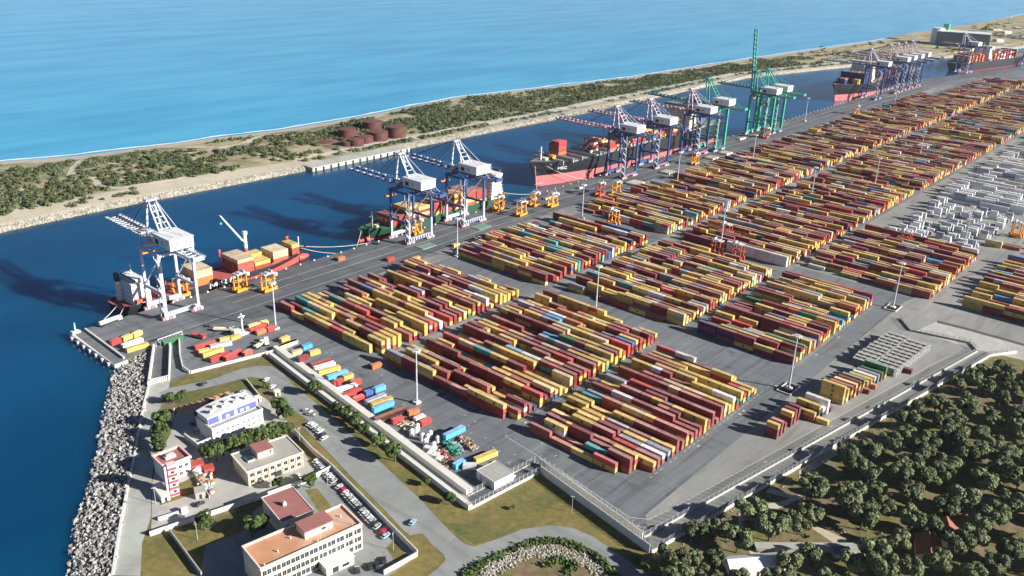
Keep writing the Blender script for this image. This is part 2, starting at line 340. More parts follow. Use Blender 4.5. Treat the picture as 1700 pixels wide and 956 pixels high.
# water
SEA_PX = [(0, 265), (123, 256), (247, 240), (353, 226), (459, 213.5), (596, 190.6), (750, 160), (900, 143), (1050, 125), (1190, 103), (1320, 84), (1450, 66), (1560, 50), (1640, 35), (1697, 22)]
SEA = [(-900, 960)]+[tuple(P(x, y, Z_W)[:2]) for x, y in SEA_PX]+[(6000, 800), (16000, 700)]
CH = [(-900, 690), (200, 703), (300, 706), (495, 699), (630, 702), (880, 697), (1446, 706), (1700, 655), (2053, 566), (2300, 520), (3000, 440), (6000, 200), (16000, -700)]
def lerp(tab, x):
    for (x0, y0), (x1, y1) in zip(tab, tab[1:]):
        if x <= x1: return y0+(y1-y0)*(x-x0)/(x1-x0)
    return tab[-1][1]
sheet("channel_water", [(-3000, -6000), (16000, -6000), (16000, 0), (6000, 500), (2000, 690), (-900, 800), (-3000, 830)], chanm, Z_W)
sheet("sea_water", [(-3000, 830), (-900, 800), (2000, 690), (6000, 500), (16000, 0), (60000, -4000), (60000, 70000), (-30000, 70000)], seam, Z_W)
foam = mat('sea_foam', (.62, .68, .70), .8, .25, .3)
rsoil = mat('reddish_ground', (.19, .135, .095), .95, .3, .2)
# sand spit: a strip of low dunes between sea and channel
def spit_h(x, y):
    c, s = lerp(CH, x), lerp(SEA, x); dc, ds = y-c, s-y
    h = min(.6, -3.6+dc*.55) if dc < 9 else .6
    if ds < 45: h = min(h, -3.6+ds*.09)
    if dc > 14 and ds > 25:
        k = min(1, (dc-14)/25)*min(1, (ds-25)/20)
        h += k*(1.2+1.8*pnoise(Vector((x*.012, y*.02, 0)))+.8*pnoise(Vector((x*.05, y*.06, 3))))
    return h
mb = MB(); xs = []; x = -900
while x < 16000: xs.append(x); x += 9 if x < 1400 else (40 if x < 4000 else 400)
fr = [0, .012, .03, .05, .07] + [.07+.01*0+.79*i/26 for i in range(1, 27)] + [.89, .92, .95, .98, 1.0]
grid = []
for x in xs:
    c, s = lerp(CH, x), lerp(SEA, x); row = []
    c -= 1.5*pnoise(Vector((x*.05, 0, 9))); s += 6*pnoise(Vector((x*.012, 0, 5)))
    for f in fr:
        y = c+(s-c)*f; row.append((x, y, spit_h(x, y)))
    grid.append(row)
n = len(fr)
mb.v = [p for r in grid for p in r]
for i in range(len(xs)-1):
    for j in range(n-1):
        mb.f.append((i*n+j, (i+1)*n+j, (i+1)*n+j+1, i*n+j+1)); mb.c.append(None)
        x, f = xs[i], fr[j]; wd = lerp(SEA, x)-lerp(CH, x); dc, ds = f*wd, (1-f)*wd
        mb.m.append(sandm if ds < 38 or (dc > 22 and dc < 31) or (x < 520 and 6 < dc < 31) else (rockm if dc < 12 else dune))
tag(mb.build("sand_spit", smooth=True), kind='structure')
mb = MB(); xx = -600
while xx < 9000:
    st_ = 6 if xx < 1500 else 30
    s0, s1 = lerp(SEA, xx)+6*pnoise(Vector((xx*.012, 0, 5))), lerp(SEA, xx+st_)+6*pnoise(Vector(((xx+st_)*.012, 0, 5)))
    w0, w1 = 2.2+3*pnoise(Vector((xx*.04, 1, 2))), 2.2+3*pnoise(Vector(((xx+st_)*.04, 1, 2)))
    mb.poly([(xx, s0-2.0, Z_W+.02), (xx+st_, s1-2.0, Z_W+.02), (xx+st_, s1+max(.1, w1), Z_W+.02), (xx, s0+max(.1, w0), Z_W+.02)], foam); xx += st_
tag(mb.build("surf"), kind='structure')
def on_spit(pts, name, wd, m):
    mb = MB(); l, r = offs(pts, wd/2), offs(pts, -wd/2)
    for i in range(len(pts)-1):
        q = [r[i], r[i+1], l[i+1], l[i]]
        mb.poly([(p.x, p.y, spit_h(p.x, p.y)+.5) for p in q], m)
    tag(mb.build(name), kind='structure')
def dense(pts, step=8):
    o = []
    for a, b in zip(pts, pts[1:]):
        a, b = Vector(a[:2]), Vector(b[:2]); k = max(1, int((b-a).length/step)); o += [a.lerp(b, i/k) for i in range(k)]
    return o+[Vector(pts[-1][:2])]
sp = lambda P_: [P(x, y, 0) for x, y in crop(0, 180, .353, P_)]
on_spit(dense(sp([(1690, 60), (1500, 85), (1290, 110), (1150, 165), (980, 205), (880, 220)])), "sand_track", 7, sandm)
on_spit(dense(sp([(1000, 190), (700, 180), (480, 230), (395, 240), (350, 285), (330, 325)])), "sand_track", 8, sandm)
on_spit(dense(sp([(430, 330), (470, 370), (560, 385), (700, 365), (880, 335)])), "sand_track", 7, sandm)
on_spit(dense(sp([(390, 270), (500, 268), (560, 275)])), "sand_track", 4, sandm)
for k in range(4): on_spit([Vector((560+i*6, 752+k*14)) for i in range(20)], "tank_yard", 14.2, rsoil)
chroad = [Vector((x, lerp(CH, x)+26)) for x in range(560, 2000, 12)]
on_spit(chroad, "shore_road", 13, concrete_l)
q0, q1 = P(511, 277), P(672, 244)
mb = MB(); mb.box(q0.x, lerp(CH, q0.x)-6, -8, q1.x, lerp(CH, q0.x)+12, .9, concrete_l)
for i in range(14):
    x = q0.x+4+i*(q1.x-q0.x-8)/13; mb.box(x-.7, lerp(CH, q0.x)-6.9, -2.6, x+.7, lerp(CH, q0.x)-6.01, .3, rub)
tag(mb.build("spit_quay"), kind='structure')

# ------------------------------------------------------------------ containers
PAL = {'yellow': (.60, .42, .11), 'maroon': (.205, .026, .034), 'brown': (.29, .070, .048), 'red': (.46, .046, .042), 'orange': (.46, .14, .05),
       'white': (.70, .71, .70), 'grey': (.33, .345, .42), 'blue': (.05, .13, .38), 'sky blue': (.07, .33, .62), 'teal': (.06, .30, .32),
       'navy': (.022, .028, .12), 'green': (.035, .17, .065), 'cream': (.58, .48, .28)}
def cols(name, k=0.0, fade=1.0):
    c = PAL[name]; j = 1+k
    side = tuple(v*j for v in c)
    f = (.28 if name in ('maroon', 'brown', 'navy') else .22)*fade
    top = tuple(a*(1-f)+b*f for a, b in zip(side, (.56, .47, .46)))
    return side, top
WTS = [('yellow', .37), ('cream', .04), ('maroon', .27), ('brown', .14), ('red', .05), ('orange', .03), ('white', .022), ('grey', .032), ('blue', .012), ('sky blue', .006), ('teal', .018), ('navy', .014), ('green', .006)]
def pick(r, wts=WTS):
    t = r.random()*sum(w for _, w in wts)
    for c, w in wts:
        t -= w
        if t <= 0: return c
    return wts[0][0]
CW, CHT = 2.44, 2.6
GLYPH = {'M': [[(0, 0), (.05, 1), (.5, .35), (.95, 1), (1, 0)]], 'S': [[(.95, .85), (.7, 1), (.3, 1), (.05, .8), (.2, .58), (.8, .44), (.95, .2), (.7, 0), (.3, 0), (.05, .15)]],
         'C': [[(.95, .8), (.7, 1), (.3, 1), (.03, .7), (.03, .3), (.3, 0), (.7, 0), (.95, .2)]], 'A': [[(0, 0), (.5, 1), (1, 0)], [(.2, .38), (.8, .38)]], 'E': [[(1, 1), (0, 1), (0, 0), (1, 0)], [(0, .5), (.8, .5)]],
         'R': [[(0, 0), (0, 1), (.7, 1), (.95, .77), (.7, .52), (0, .52)], [(.5, .52), (1, 0)]], 'K': [[(0, 0), (0, 1)], [(1, 1), (0, .45), (1, 0)]], 'L': [[(0, 1), (0, 0), (.9, 0)]], 'I': [[(.5, 0), (.5, 1)]], 'N': [[(0, 0), (0, 1), (1, 0), (1, 1)]], 'H': [[(0, 0), (0, 1)], [(1, 0), (1, 1)], [(0, .5), (1, .5)]], 'T': [[(0, 1), (1, 1)], [(.5, 1), (.5, 0)]]}
def letters(mb, text, org, ux, uz, wl, hl, gap, thick, m, depth=.06):
    ux = Vector(ux); uz = Vector(uz); nrm = ux.cross(uz).normalized(); org = Vector(org); x = 0; kk = 0
    for ch in text:
        for st in GLYPH.get(ch, []):
            for (a0, b0), (a1, b1) in zip(st, st[1:]):
                p = org+ux*(x+a0*wl)+uz*b0*hl; q = org+ux*(x+a1*wl)+uz*b1*hl
                d = (q-p).normalized(); s = nrm.cross(d)*thick/2; e = d*thick*.3
                kk += 1; fr = nrm*(depth+.012*kk)
                mb.hexa([p-e-s, q+e-s, q+e+s, p-e+s, p-e-s+fr, q+e-s+fr, q+e+s+fr, p-e+s+fr], m)
        x += wl+gap
PROTO = {}
def proto(color, L, emblem, fl=1):
    k = (color, L, emblem, fl)
    if k not in PROTO:
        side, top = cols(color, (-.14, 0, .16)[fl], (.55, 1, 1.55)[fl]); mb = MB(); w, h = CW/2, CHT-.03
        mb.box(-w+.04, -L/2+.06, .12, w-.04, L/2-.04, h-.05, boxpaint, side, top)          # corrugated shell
        n = int(L/.9)
        for i in range(n):                                                                  # wall ribs
            y = -L/2+.5+i*(L-1.0)/(n-1)
            for sx in (-1, 1): mb.box(min(sx*(w-.04), sx*w*.995), y-.2, .2, max(sx*(w-.04), sx*w*.995), y+.2, h-.15, boxpaint, side, bottom=False)
        dk = tuple(v*.85 for v in side)
        for sx in (-1, 1):
            for sy in (-1, 1): mb.box(sx*w-.09, sy*(L/2)-.09, 0, sx*w+.005, sy*(L/2)+.005, h, boxpaint, dk) if sx > 0 else mb.box(sx*w-.005, sy*(L/2)-.09, 0, sx*w+.09, sy*(L/2)+.005, h, boxpaint, dk)
            x0, x1 = (w-.1, w+.004) if sx > 0 else (-w-.004, -w+.1)
            mb.box(x0, -L/2, h-.13, x1, L/2, h+.004, boxpaint, side, top); mb.box(x0, -L/2, .02, x1, L/2, .16, boxpaint, dk)
        b = mb.build("shipping_container"); 
        d = MB()
        for sx in (-1, 1):
            x0, x1 = (.02, w-.1) if sx > 0 else (-w+.1, -.02)
            d.box(x0, -L/2+.0, .16, x1, -L/2+.07, h-.12, boxpaint, side)
            for fx in (.3, .7): xx = x0+(x1-x0)*fx; d.box(xx-.03, -L/2-.04, .1, xx+.03, -L/2+.01, h-.08, steel)
        d.build("door", b)
        if emblem:
            e = MB(); s = 1.5 if L > 8 else 1.1
            letters(e, "M", (-w-.01, .25*s+.0, 1.45), (0, -1, 0), (0, 0, 1), s*.5, s*.42, .1, .2, logo)
            letters(e, "SC", (-w-.01, .42*s, .72), (0, -1, 0), (0, 0, 1), s*.38, s*.40, .12, .18, logo)
            e.build("emblem", b)
        b["category"] = "container"; PROTO[k] = [b, False]
    return PROTO[k]
N_IND = [0]
def container(color, L, x, y, z, label, group, rz=0.0, emblem=None):
    "one container of its own; (x, y) is the middle of its floor, rz=0 lies along Y"
    if emblem is None: emblem = color == 'yellow' and L > 8
    pr = proto(color, L, emblem, int(abs(x*13.7+y*7.3+z*3.1)) % 3); N_IND[0] += 1
    if not pr[1]: o = pr[0]; pr[1] = True
    else: o = copy_tree(pr[0])
    o.location = (x, y, z); o.rotation_euler = (0, 0, rz); tag(o, label, "container", group); return o
STUFF = MB()
def mass_box(color, L, x, y, z, r, alongx=False):
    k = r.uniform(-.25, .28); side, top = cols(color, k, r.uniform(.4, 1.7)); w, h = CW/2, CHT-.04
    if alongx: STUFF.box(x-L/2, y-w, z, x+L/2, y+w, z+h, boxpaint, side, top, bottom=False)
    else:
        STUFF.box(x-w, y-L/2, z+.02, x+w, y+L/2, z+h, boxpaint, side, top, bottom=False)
        STUFF.poly([(x-w-.012, y-L/2+.05, z+h-.22), (x-w-.012, y+L/2-.05, z+h-.22), (x-w-.012, y+L/2-.05, z+h-.02), (x-w-.012, y-L/2+.05, z+h-.02)], boxpaint, tuple(v*.9 for v in side))
        if color == 'yellow' and L > 8 and r.random() < .8:
            xx = x-w-.02
            STUFF.poly([(xx, y+.75, z+1.0), (xx, y-.75, z+1.0), (xx, y-.45, z+1.9), (xx, y+.45, z+1.9)], logo, None)
ORD = "first second third fourth fifth sixth seventh eighth ninth tenth eleventh twelfth thirteenth fourteenth fifteenth sixteenth seventeenth eighteenth nineteenth twentieth twenty-first twenty-second twenty-third twenty-fourth twenty-fifth twenty-sixth twenty-seventh twenty-eighth twenty-ninth thirtieth thirty-first".split()
TIER = ["on the ground", "second tier", "third tier", "fourth tier"]
PITCH_X, SLOT = 4.125, 12.42
cands = []
def block(x0, nrows, y0, nslots, seed, wts=WTS, name=None, dens=1.0, maxt=3, lows=.16, override=None, offs_=None):
    r = random.Random(seed); hs = {}
    cells = {}
    for i in range(nrows):
        base = r.choice((2, 2, 3, 3, 3) if maxt >= 3 else (1, 2)); rowc = pick(r, wts); skip0 = 0
        for s in range(nslots):
            if r.random() < .45: base = max(1, min(maxt, base+r.choice((-1, 1, -1, 0, 1))))
            if r.random() < .5: rowc = pick(r, wts)
            nt = base if r.random() > lows else max(0, base-r.choice((1, 1, 2)))
            if r.random() > dens: nt = 0
            tiers = [(rowc if r.random() < .5 else pick(r, wts)) for _ in range(nt)]
            if r.random() < .14 and nt and wts is WTS: tiers[-1] = (tiers[-1], pick(r, wts))   # two half-length boxes on top
            cells[i, s] = tiers
    if override: cells.update(override)
    for (i, s), tiers in cells.items():
        x = x0+i*PITCH_X; yc = y0+SLOT/2+s*SLOT+(offs_ or {}).get(i, 0)
        jit = ((i*37+s*17+seed*5) % 11-5)*.05
        for t, c in enumerate(tiers):
            left = len(cells.get((i-1, s), [])); right = len(cells.get((i, s-1), []))
            vis = t == len(tiers)-1 or left <= t or right <= t
            top = t == len(tiers)-1
            if isinstance(c, tuple): parts = [(c[0], 6.06, yc-3.12+jit, 'right short '), (c[1], 6.06, yc+3.1+jit, 'left short ')]
            else: parts = [(c, 12.19, yc+jit, '')]
            for cc, L, y, ph in parts:
                cands.append((math.hypot(x, y, 222), vis, name, i, s, t, top, cc, L, x, y, t*CHT+.09, ph, nslots, r.random()))
ov = {(0, 3): ['brown', 'brown'], (0, 2): ['brown'], (0, 1): [('yellow', 'yellow')], (0, 0): ['yellow', 'red'], (0, 4): [],
      (1, 3): ['orange', 'white', 'yellow'], (1, 2): ['brown'], (1, 1): ['navy', ('teal', 'teal')], (1, 0): ['brown', 'maroon', 'maroon'], (1, 4): [],
      (2, 3): ['maroon', 'maroon'], (2, 2): ['maroon', 'maroon', 'maroon'], (2, 1): ['maroon', 'brown'], (2, 0): ['yellow', 'red', 'yellow'], (2, 4): [],
      (3, 4): ['maroon', 'maroon'], (3, 3): ['maroon', 'yellow'], (3, 2): ['brown', 'brown'], (3, 1): ['maroon', 'brown'], (3, 0): ['brown', 'yellow'],
      (4, 4): ['yellow', 'yellow'], (4, 3): ['red', 'yellow', 'yellow'], (4, 2): ['maroon', 'maroon', 'maroon'], (4, 1): ['maroon', 'red'], (4, 0): ['brown', 'maroon'],
      (5, 4): ['brown'], (5, 3): ['yellow', 'yellow', 'yellow'], (5, 2): ['maroon', 'maroon', 'maroon'], (5, 1): ['brown', 'grey'], (5, 0): ['brown', 'white'],
      (6, 4): ['maroon', 'yellow'], (6, 3): ['yellow', 'yellow', 'yellow'], (6, 2): ['maroon', 'maroon'], (6, 1): ['brown', 'yellow'], (6, 0): ['navy', 'grey'],
      (7, 4): ['maroon', 'brown', 'yellow'], (7, 3): ['maroon', 'brown'], (7, 2): ['yellow', 'grey'], (7, 1): ['maroon', 'brown'], (7, 0): ['brown', 'yellow']}
block(278.5, 28, 162.6, 5, 11, name='front block', override=ov, lows=.12, offs_={0: 12, 1: 7, 2: 6.8})
ov2 = {(0, 6): ['brown', 'yellow', 'grey'], (0, 5): ['maroon', 'maroon', 'maroon'], (0, 4): ['maroon', 'yellow', 'yellow'], (0, 3): ['maroon', 'brown'], (0, 2): ['maroon', 'brown'], (0, 1): ['red', 'maroon', 'yellow'], (0, 0): ['red', 'red', 'yellow'],
       (1, 6): ['maroon', 'yellow'], (1, 5): ['maroon', 'blue'], (1, 4): ['yellow', 'brown', 'brown'], (1, 3): ['brown'], (1, 2): ['maroon', 'yellow'], (1, 1): ['brown', 'brown'], (1, 0): ['yellow', 'brown']}
ov3 = {(0, 6): ['maroon', 'red'], (0, 5): ['yellow'], (0, 4): ['maroon', 'yellow'], (0, 3): ['brown', 'yellow'], (0, 2): ['brown', 'red'], (0, 1): ['yellow', 'yellow'], (0, 0): ['yellow', 'yellow'],
       (1, 6): ['maroon', 'maroon'], (1, 5): ['navy', 'teal'], (1, 4): ['maroon', 'yellow'], (1, 3): ['brown', 'brown'], (1, 2): ['yellow', 'yellow'], (1, 1): ['yellow'], (1, 0): ['yellow', 'brown', 'yellow'], (2, 0): ['white', 'white', 'yellow'], (3, 0): ['brown', 'yellow', 'yellow'], (4, 0): ['yellow', 'yellow', 'yellow']}
block(278.5, 32, 235.2, 7, 12, name='block behind the front lamp mast', override=ov2, offs_={0: 6.2})
block(278.5, 30, 337.2, 7, 13, name='block beside the quay road', override=ov3, offs_={0: 5.2})
block(437, 30, 162.6, 5, 14)
block(434, 31, 235.2, 7, 15)
block(428, 31, 337.2, 7, 16)
block(597, 28, 137.5, 7, 17)
block(600, 29, 56, 5, 18)
ovw = {(0, s): ['white', 'white', 'white'] for s in range(4)}; ovw.update({(0, 4): [], (0, 5): ['maroon', 'maroon'], (0, 6): ['maroon', 'maroon'], (1, 0): ['yellow', 'yellow', 'yellow']})
for k in range(8):
    x0 = 584+k*150.5
    block(x0, 32 if k % 2 else 35, 235.2, 7, 30+k, override=ovw if k == 0 else None)
    block(x0, 33, 337.2, 7 if k < 6 else 5, 50+k)
    if k < 5 and x0 > 700: block(x0+20, 26, 55, 4, 70+k, dens=.75)
REEF0 = 0
REEF = [('white', .84), ('grey', .10), ('cream', .05), ('brown', .03)]
for k in range(4): block(866+k*128, 27, 140, 6, 90+k, wts=REEF, dens=.68, maxt=3)
block(752, 3, 118, 2, 99, maxt=2)
# loose containers: crop points of the two ends of each box's top edge
def ends(p0, p1, z):
    a, b = P(*p0, z), P(*p1, z); return (a+b)/2, math.atan2(b.y-a.y, b.x-a.x)-math.pi/2
b4 = lambda q: crop(440, 560, .3032, q); pz = lambda q: crop(100, 430, .2353, q)
GW = "containers parked along the road wall"
W1 = [((75, 42), (168, 8), 'cream', 12.19, 0, 'cream container nearest the quay at the top of the road wall'), ((195, 46), (255, 24), 'sky blue', 6.06, 0, 'short sky blue container near the top end of the road wall'),
      ((235, 76), (300, 58), 'yellow', 6.06, 0, 'short yellow container below the short sky blue one by the road wall'), ((140, 76), (200, 58), 'cream', 6.06, 0, 'short cream container beside the wall, below the nearest long cream one'),
      ((165, 112), (245, 85), 'yellow', 6.06, 0, 'short yellow container carrying a maroon one beside the road wall'), ((165, 112), (245, 85), 'maroon', 6.06, 1, 'short maroon container stacked on a yellow one beside the road wall'),
      ((250, 140), (355, 110), 'maroon', 12.19, 0, 'long maroon container next to a white one along the road wall'), ((268, 160), (375, 128), 'white', 12.19, 0, 'long white container between maroon and yellow ones by the road wall'),
      ((285, 180), (410, 148), 'yellow', 12.19, 0, 'long yellow container between the white and blue ones by the road wall'), ((345, 208), (440, 175), 'sky blue', 12.19, 0, 'bright blue container above a red end box by the road wall'),
      ((420, 210), (480, 188), 'yellow', 6.06, 0, 'short yellow container at the right end of a bright blue one'), ((365, 240), (425, 217), 'red', 6.06, 0, 'short red container against the wall just below a bright blue one'),
      ((465, 240), (520, 218), 'red', 6.06, 0, 'short red container standing out on the lane side of a white one'), ((385, 278), (490, 250), 'white', 12.19, 0, 'white container between two red ones halfway along the road wall'),
      ((415, 312), (530, 262), 'red', 12.19, 0, 'long red container below a white one halfway along the road wall'), ((475, 332), (540, 306), 'red', 6.06, 0, 'short red container below the long red one by the road wall'),
      ((540, 295), (600, 272), 'blue', 6.06, 0, 'short dark blue container, left one of two blue ones end to end'), ((600, 272), (650, 254), 'sky blue', 6.06, 0, 'short bright blue container, right one of two blue end to end'),
      ((555, 342), (650, 302), 'grey', 12.19, 0, 'grey container next to a yellow one above the long bright blue box'), ((580, 358), (690, 320), 'yellow', 12.19, 0, 'long yellow container squeezed between a grey and a bright blue one'),
      ((585, 385), (700, 340), 'sky blue', 12.19, 0, 'long bright blue container above the rusty flat rack by the wall'),
      ((690, 447), (755, 425), 'red', 6.06, 0, 'short red container below the rusty flat rack'), ((778, 402), (840, 383), 'orange', 6.06, 0, 'short orange container at the foot of the front lamp mast'),
      ((805, 445), (880, 412), 'white', 6.06, 0, 'short white container between orange and red ones below the lamp mast'), ((840, 460), (910, 430), 'red', 6.06, 0, 'short red container right of a white one below the lamp mast'),
      ((980, 530), (1085, 480), 'red', 12.19, 0, 'long red container under a sky blue one near the scrap yard'), ((980, 530), (1085, 480), 'sky blue', 12.19, 1, 'long sky blue container on a red one near the scrap yard'),
      ((1145, 660), (1265, 612), 'yellow', 12.19, 0, 'bright yellow container beside the flat roofed warehouse'), ((1030, 692), (1090, 660), 'sky blue', 6.06, 0, 'short sky blue container between scrap and a white hut'),
      ((1085, 688), (1150, 690), 'white', 6.06, 0, 'short white container between a sky blue one and the warehouse'), ((575, 150), (635, 130), 'orange', 6.06, 0, 'lone orange container on open asphalt below the quay road block')]
for a, b, c, L, t, lab in W1:
    (a, b) = b4([a, b]); o, rz = ends(a, b, CHT*(t+1)); container(c, L, o.x, o.y, .08+t*CHT, lab, GW, rz, False)
GP = "containers scattered at the pier end"
W2 = [((340, 578), (425, 545), 'red', 'short red container left of two yellow ones at the pier end', 6), ((425, 552), (500, 518), 'yellow', 'short yellow container between red and yellow ones at the pier end', 6), ((500, 527), (570, 492), 'yellow', 'short yellow container, inner end of the row at the pier end', 6),
      ((440, 597), (565, 552), 'white', 'long white container between the short row and a yellow one, pier end', 12), ((465, 625), (610, 582), 'yellow', 'long yellow container nearest the rocks at the pier end', 12), ((740, 572), (835, 537), 'green', 'green container above the slipway beside a metal gantry', 12),
      ((945, 610), (1090, 567), 'red', 'long red container above a white one beyond the slipway', 12), ((1055, 604), (1200, 570), 'grey', 'long grey container between red and yellow ones beyond the slipway', 12), ((970, 643), (1050, 622), 'yellow', 'short yellow container left of a longer yellow one beyond the slipway', 6),
      ((1000, 662), (1140, 617), 'yellow', 'long yellow container between grey and red ones beyond the slipway', 12), ((1045, 697), (1195, 642), 'red', 'long red container with bright end, lowest of the slipway group', 12), ((1155, 687), (1265, 627), 'red', 'long red container right of another red one near the low wall', 12),
      ((1285, 657), (1345, 627), 'brown', 'short brown container alone above the low concrete wall', 6), ((1120, 557), (1190, 540), 'yellow', 'short yellow container, left of a pair beside the white mast base', 6), ((1190, 545), (1265, 520), 'yellow', 'short yellow container, right of a pair beside the white mast base', 6),
      ((1320, 463), (1460, 425), 'yellow', 'long yellow container behind a red one right of the white mast', 12), ((1335, 490), (1450, 445), 'red', 'long red container in front of a yellow one right of the mast', 12), ((1370, 507), (1450, 480), 'orange', 'short orange container in front of a red one by the tall lamp', 6), ((1452, 482), (1520, 460), 'red', 'short red container touching the foot of the tall quay lamp', 6),
      ((1540, 563), (1615, 530), 'yellow', 'short yellow container above a grey one where the road wall begins', 6), ((1530, 610), (1670, 560), 'grey', 'long grey container where the road wall begins', 12)]
for a, b, c, lab, k in W2:
    a, b = pz([a, b]); o, rz = ends(a, b, CHT); container(c, 12.19 if k == 12 else 6.06, o.x, o.y, .08, lab, GP, rz, False)
GQ = "single containers on the quay road"
for (x, y), c, lab in (((647, 429), 'red', 'single red container on the quay road left of an orange and yellow pair'), ((680, 432), 'orange', 'orange container beside a yellow one on the quay road'), ((690, 428), 'yellow', 'yellow container beside an orange one on the quay road'),
                       ((756, 406), 'yellow', 'single yellow container at the foot of a quay lamp mast'), ((793, 395), 'cream', 'cream container left of a navy one on the quay road'), ((806, 389), 'navy', 'navy container between cream and red ones on the quay road'), ((817, 385), 'red', 'small red container right of a navy one on the quay road'), ((565, 428), 'orange', 'pale orange container alone on the quay edge between two ships')):
    o = P(x, y, 1.3); container(c, 6.06, o.x, o.y, .08, lab, GQ, R(-90), False)
# end stacks beside the wood
GE = "end stacks beside the olive wood"
E20 = [(356.5, 'maroon maroon yellow'), (360.6, 'maroon brown maroon'), (364.8, 'brown maroon'), (372, 'maroon maroon yellow'), (376, 'brown maroon maroon'), (380.2, 'maroon maroon maroon')]
for i, (x, cs) in enumerate(E20):
    for t, c in enumerate(cs.split()):
        container(c, 6.06, x, 137.5, .08+t*CHT, f"short {c} container, {TIER[t]}, {ORD[i]} stack from the left beside the wood", GE)
E40 = [(384.5, 'brown yellow', 0), (388.6, 'brown navy yellow', 0), (392.7, 'navy white', 0), (396.8, 'white white white', 0), (400.8, 'maroon', 0), (412, 'yellow yellow yellow yellow', 0), (416.1, 'white yellow yellow', 0), (420.2, 'maroon yellow maroon', 0), (424.3, 'yellow brown yellow', 0), (428.4, 'maroon yellow maroon', 0), (432.5, 'white yellow green', 0), (437, 'brown yellow', 0), (441, 'yellow yellow', 0), (445, 'maroon white', 0), (449, 'teal grey', 0), (453, 'brown green', 0), (457, 'yellow green green', 0)]
for i, (x, cs, _) in enumerate(E40):
    y = 134.2-(x-384)*.13
    for t, c in enumerate(cs.split()):
        container(c, 12.19, x, y, .08+t*CHT, f"long {c} container, {TIER[t]}, {ORD[i]} long stack along the edge of the wood", GE)
for (x, y), c, lab in (((386.2, 124.6), 'yellow', 'lone yellow half-length container in front of the first long stacks'), ((433.5, 121.6), 'maroon', 'lone maroon half-length container in front of the green stack'), ((441.5, 121), 'orange', 'lone orange half-length container in front of the long stacks by the racks'), ((474, 112.8), 'maroon', 'maroon half-length container in front of the empty flat racks')):
    container(c, 6.06, x, y, .08, lab, GE)
# the 300 that show largest become things of their own, the rest one mass
order = sorted([c for c in cands if c[1] and c[2]], key=lambda c: c[0])
keep = set(id(c) for c in order[:max(0, 300-N_IND[0])])
SL = {0: 'right end', 1: 'second from the right', 2: 'third from the right', 3: 'fourth from the right', 4: 'fifth from the right', 5: 'sixth from the right', 6: 'left end'}
rr = random.Random(3)
for c in cands:
    d, vis, name, i, s, t, top, cc, L, x, y, z, ph, ns, rv = c
    if id(c) in keep:
        slot = 'left end' if s == ns-1 else ('middle' if (ns == 5 and s == 2) else ('second from the left' if (ns == 5 and s == 3) else SL[s]))
        bl = 'front block' if name == 'front block' else ('lamp mast block' if 'lamp' in name else 'quay road block')
        container(cc, L, x, y, z, f"{ph}{cc} container, {TIER[t]}, {slot}, {ORD[i]} row, {bl}", "containers stacked in the nearest yard blocks")
    else:
        mass_box(cc, L, x, y, z, rr)
# scattered white refrigerated boxes
r = random.Random(44)
spots = [(692+i*4.9, 147+j*9.6) for i in range(33) for j in range(7)]; r.shuffle(spots)
for x, y in spots[:125]:
    if x < 716 and y < 165: continue
    x += r.uniform(-.8, .8); y += r.uniform(-1.2, 1.2)
    for t in range(r.choice((1, 1, 2, 2, 3, 3))): mass_box(r.choice(('white', 'white', 'white', 'grey')), 6.06, x, y, t*CHT+.09, r)

# ------------------------------------------------------------------ quay cranes (local: +y to the water, landside rail y=0)
def stripes(mb, p, q, wd, ht, n, m1, m2):
    p = Vector(p); q = Vector(q)
    for i in range(n): mb.beam(p.lerp(q, i/n), p.lerp(q, (i+1)/n), wd, ht, m1 if i % 2 == 0 else m2)
def lattice(mb, p, q, wd, ht, n, m1, m2):
    "two-chord lattice beam with cross ties"
    p = Vector(p); q = Vector(q); up = Vector((0, 0, ht/2))
    for sx in (-1, 1):
        off = Vector((sx*wd/2, 0, 0))
        for i in range(n):
            a, b = p.lerp(q, i/n)+off, p.lerp(q, (i+1)/n)+off
            mm = m1 if i % 2 == 0 else m2
            mb.beam(a+up, b+up, .7, .7, mm); mb.beam(a-up, b-up, .8, .9, mm)
            mb.beam(a-up, b+up, .35, .35, mm); mb.beam(a-up, a+up, .35, .35, mm)
    for i in range(n+1):
        c = p.lerp(q, i/n); mb.beam(c-Vector((wd/2, 0, 0))+up, c+Vector((wd/2, 0, 0))+up, .5, .5, m1)
        if i < n:
            c2 = p.lerp(q, (i+1)/n); mb.beam(c-Vector((wd/2, 0, 0))+up, c2+Vector((wd/2, 0, 0))+up, .3, .3, m2)
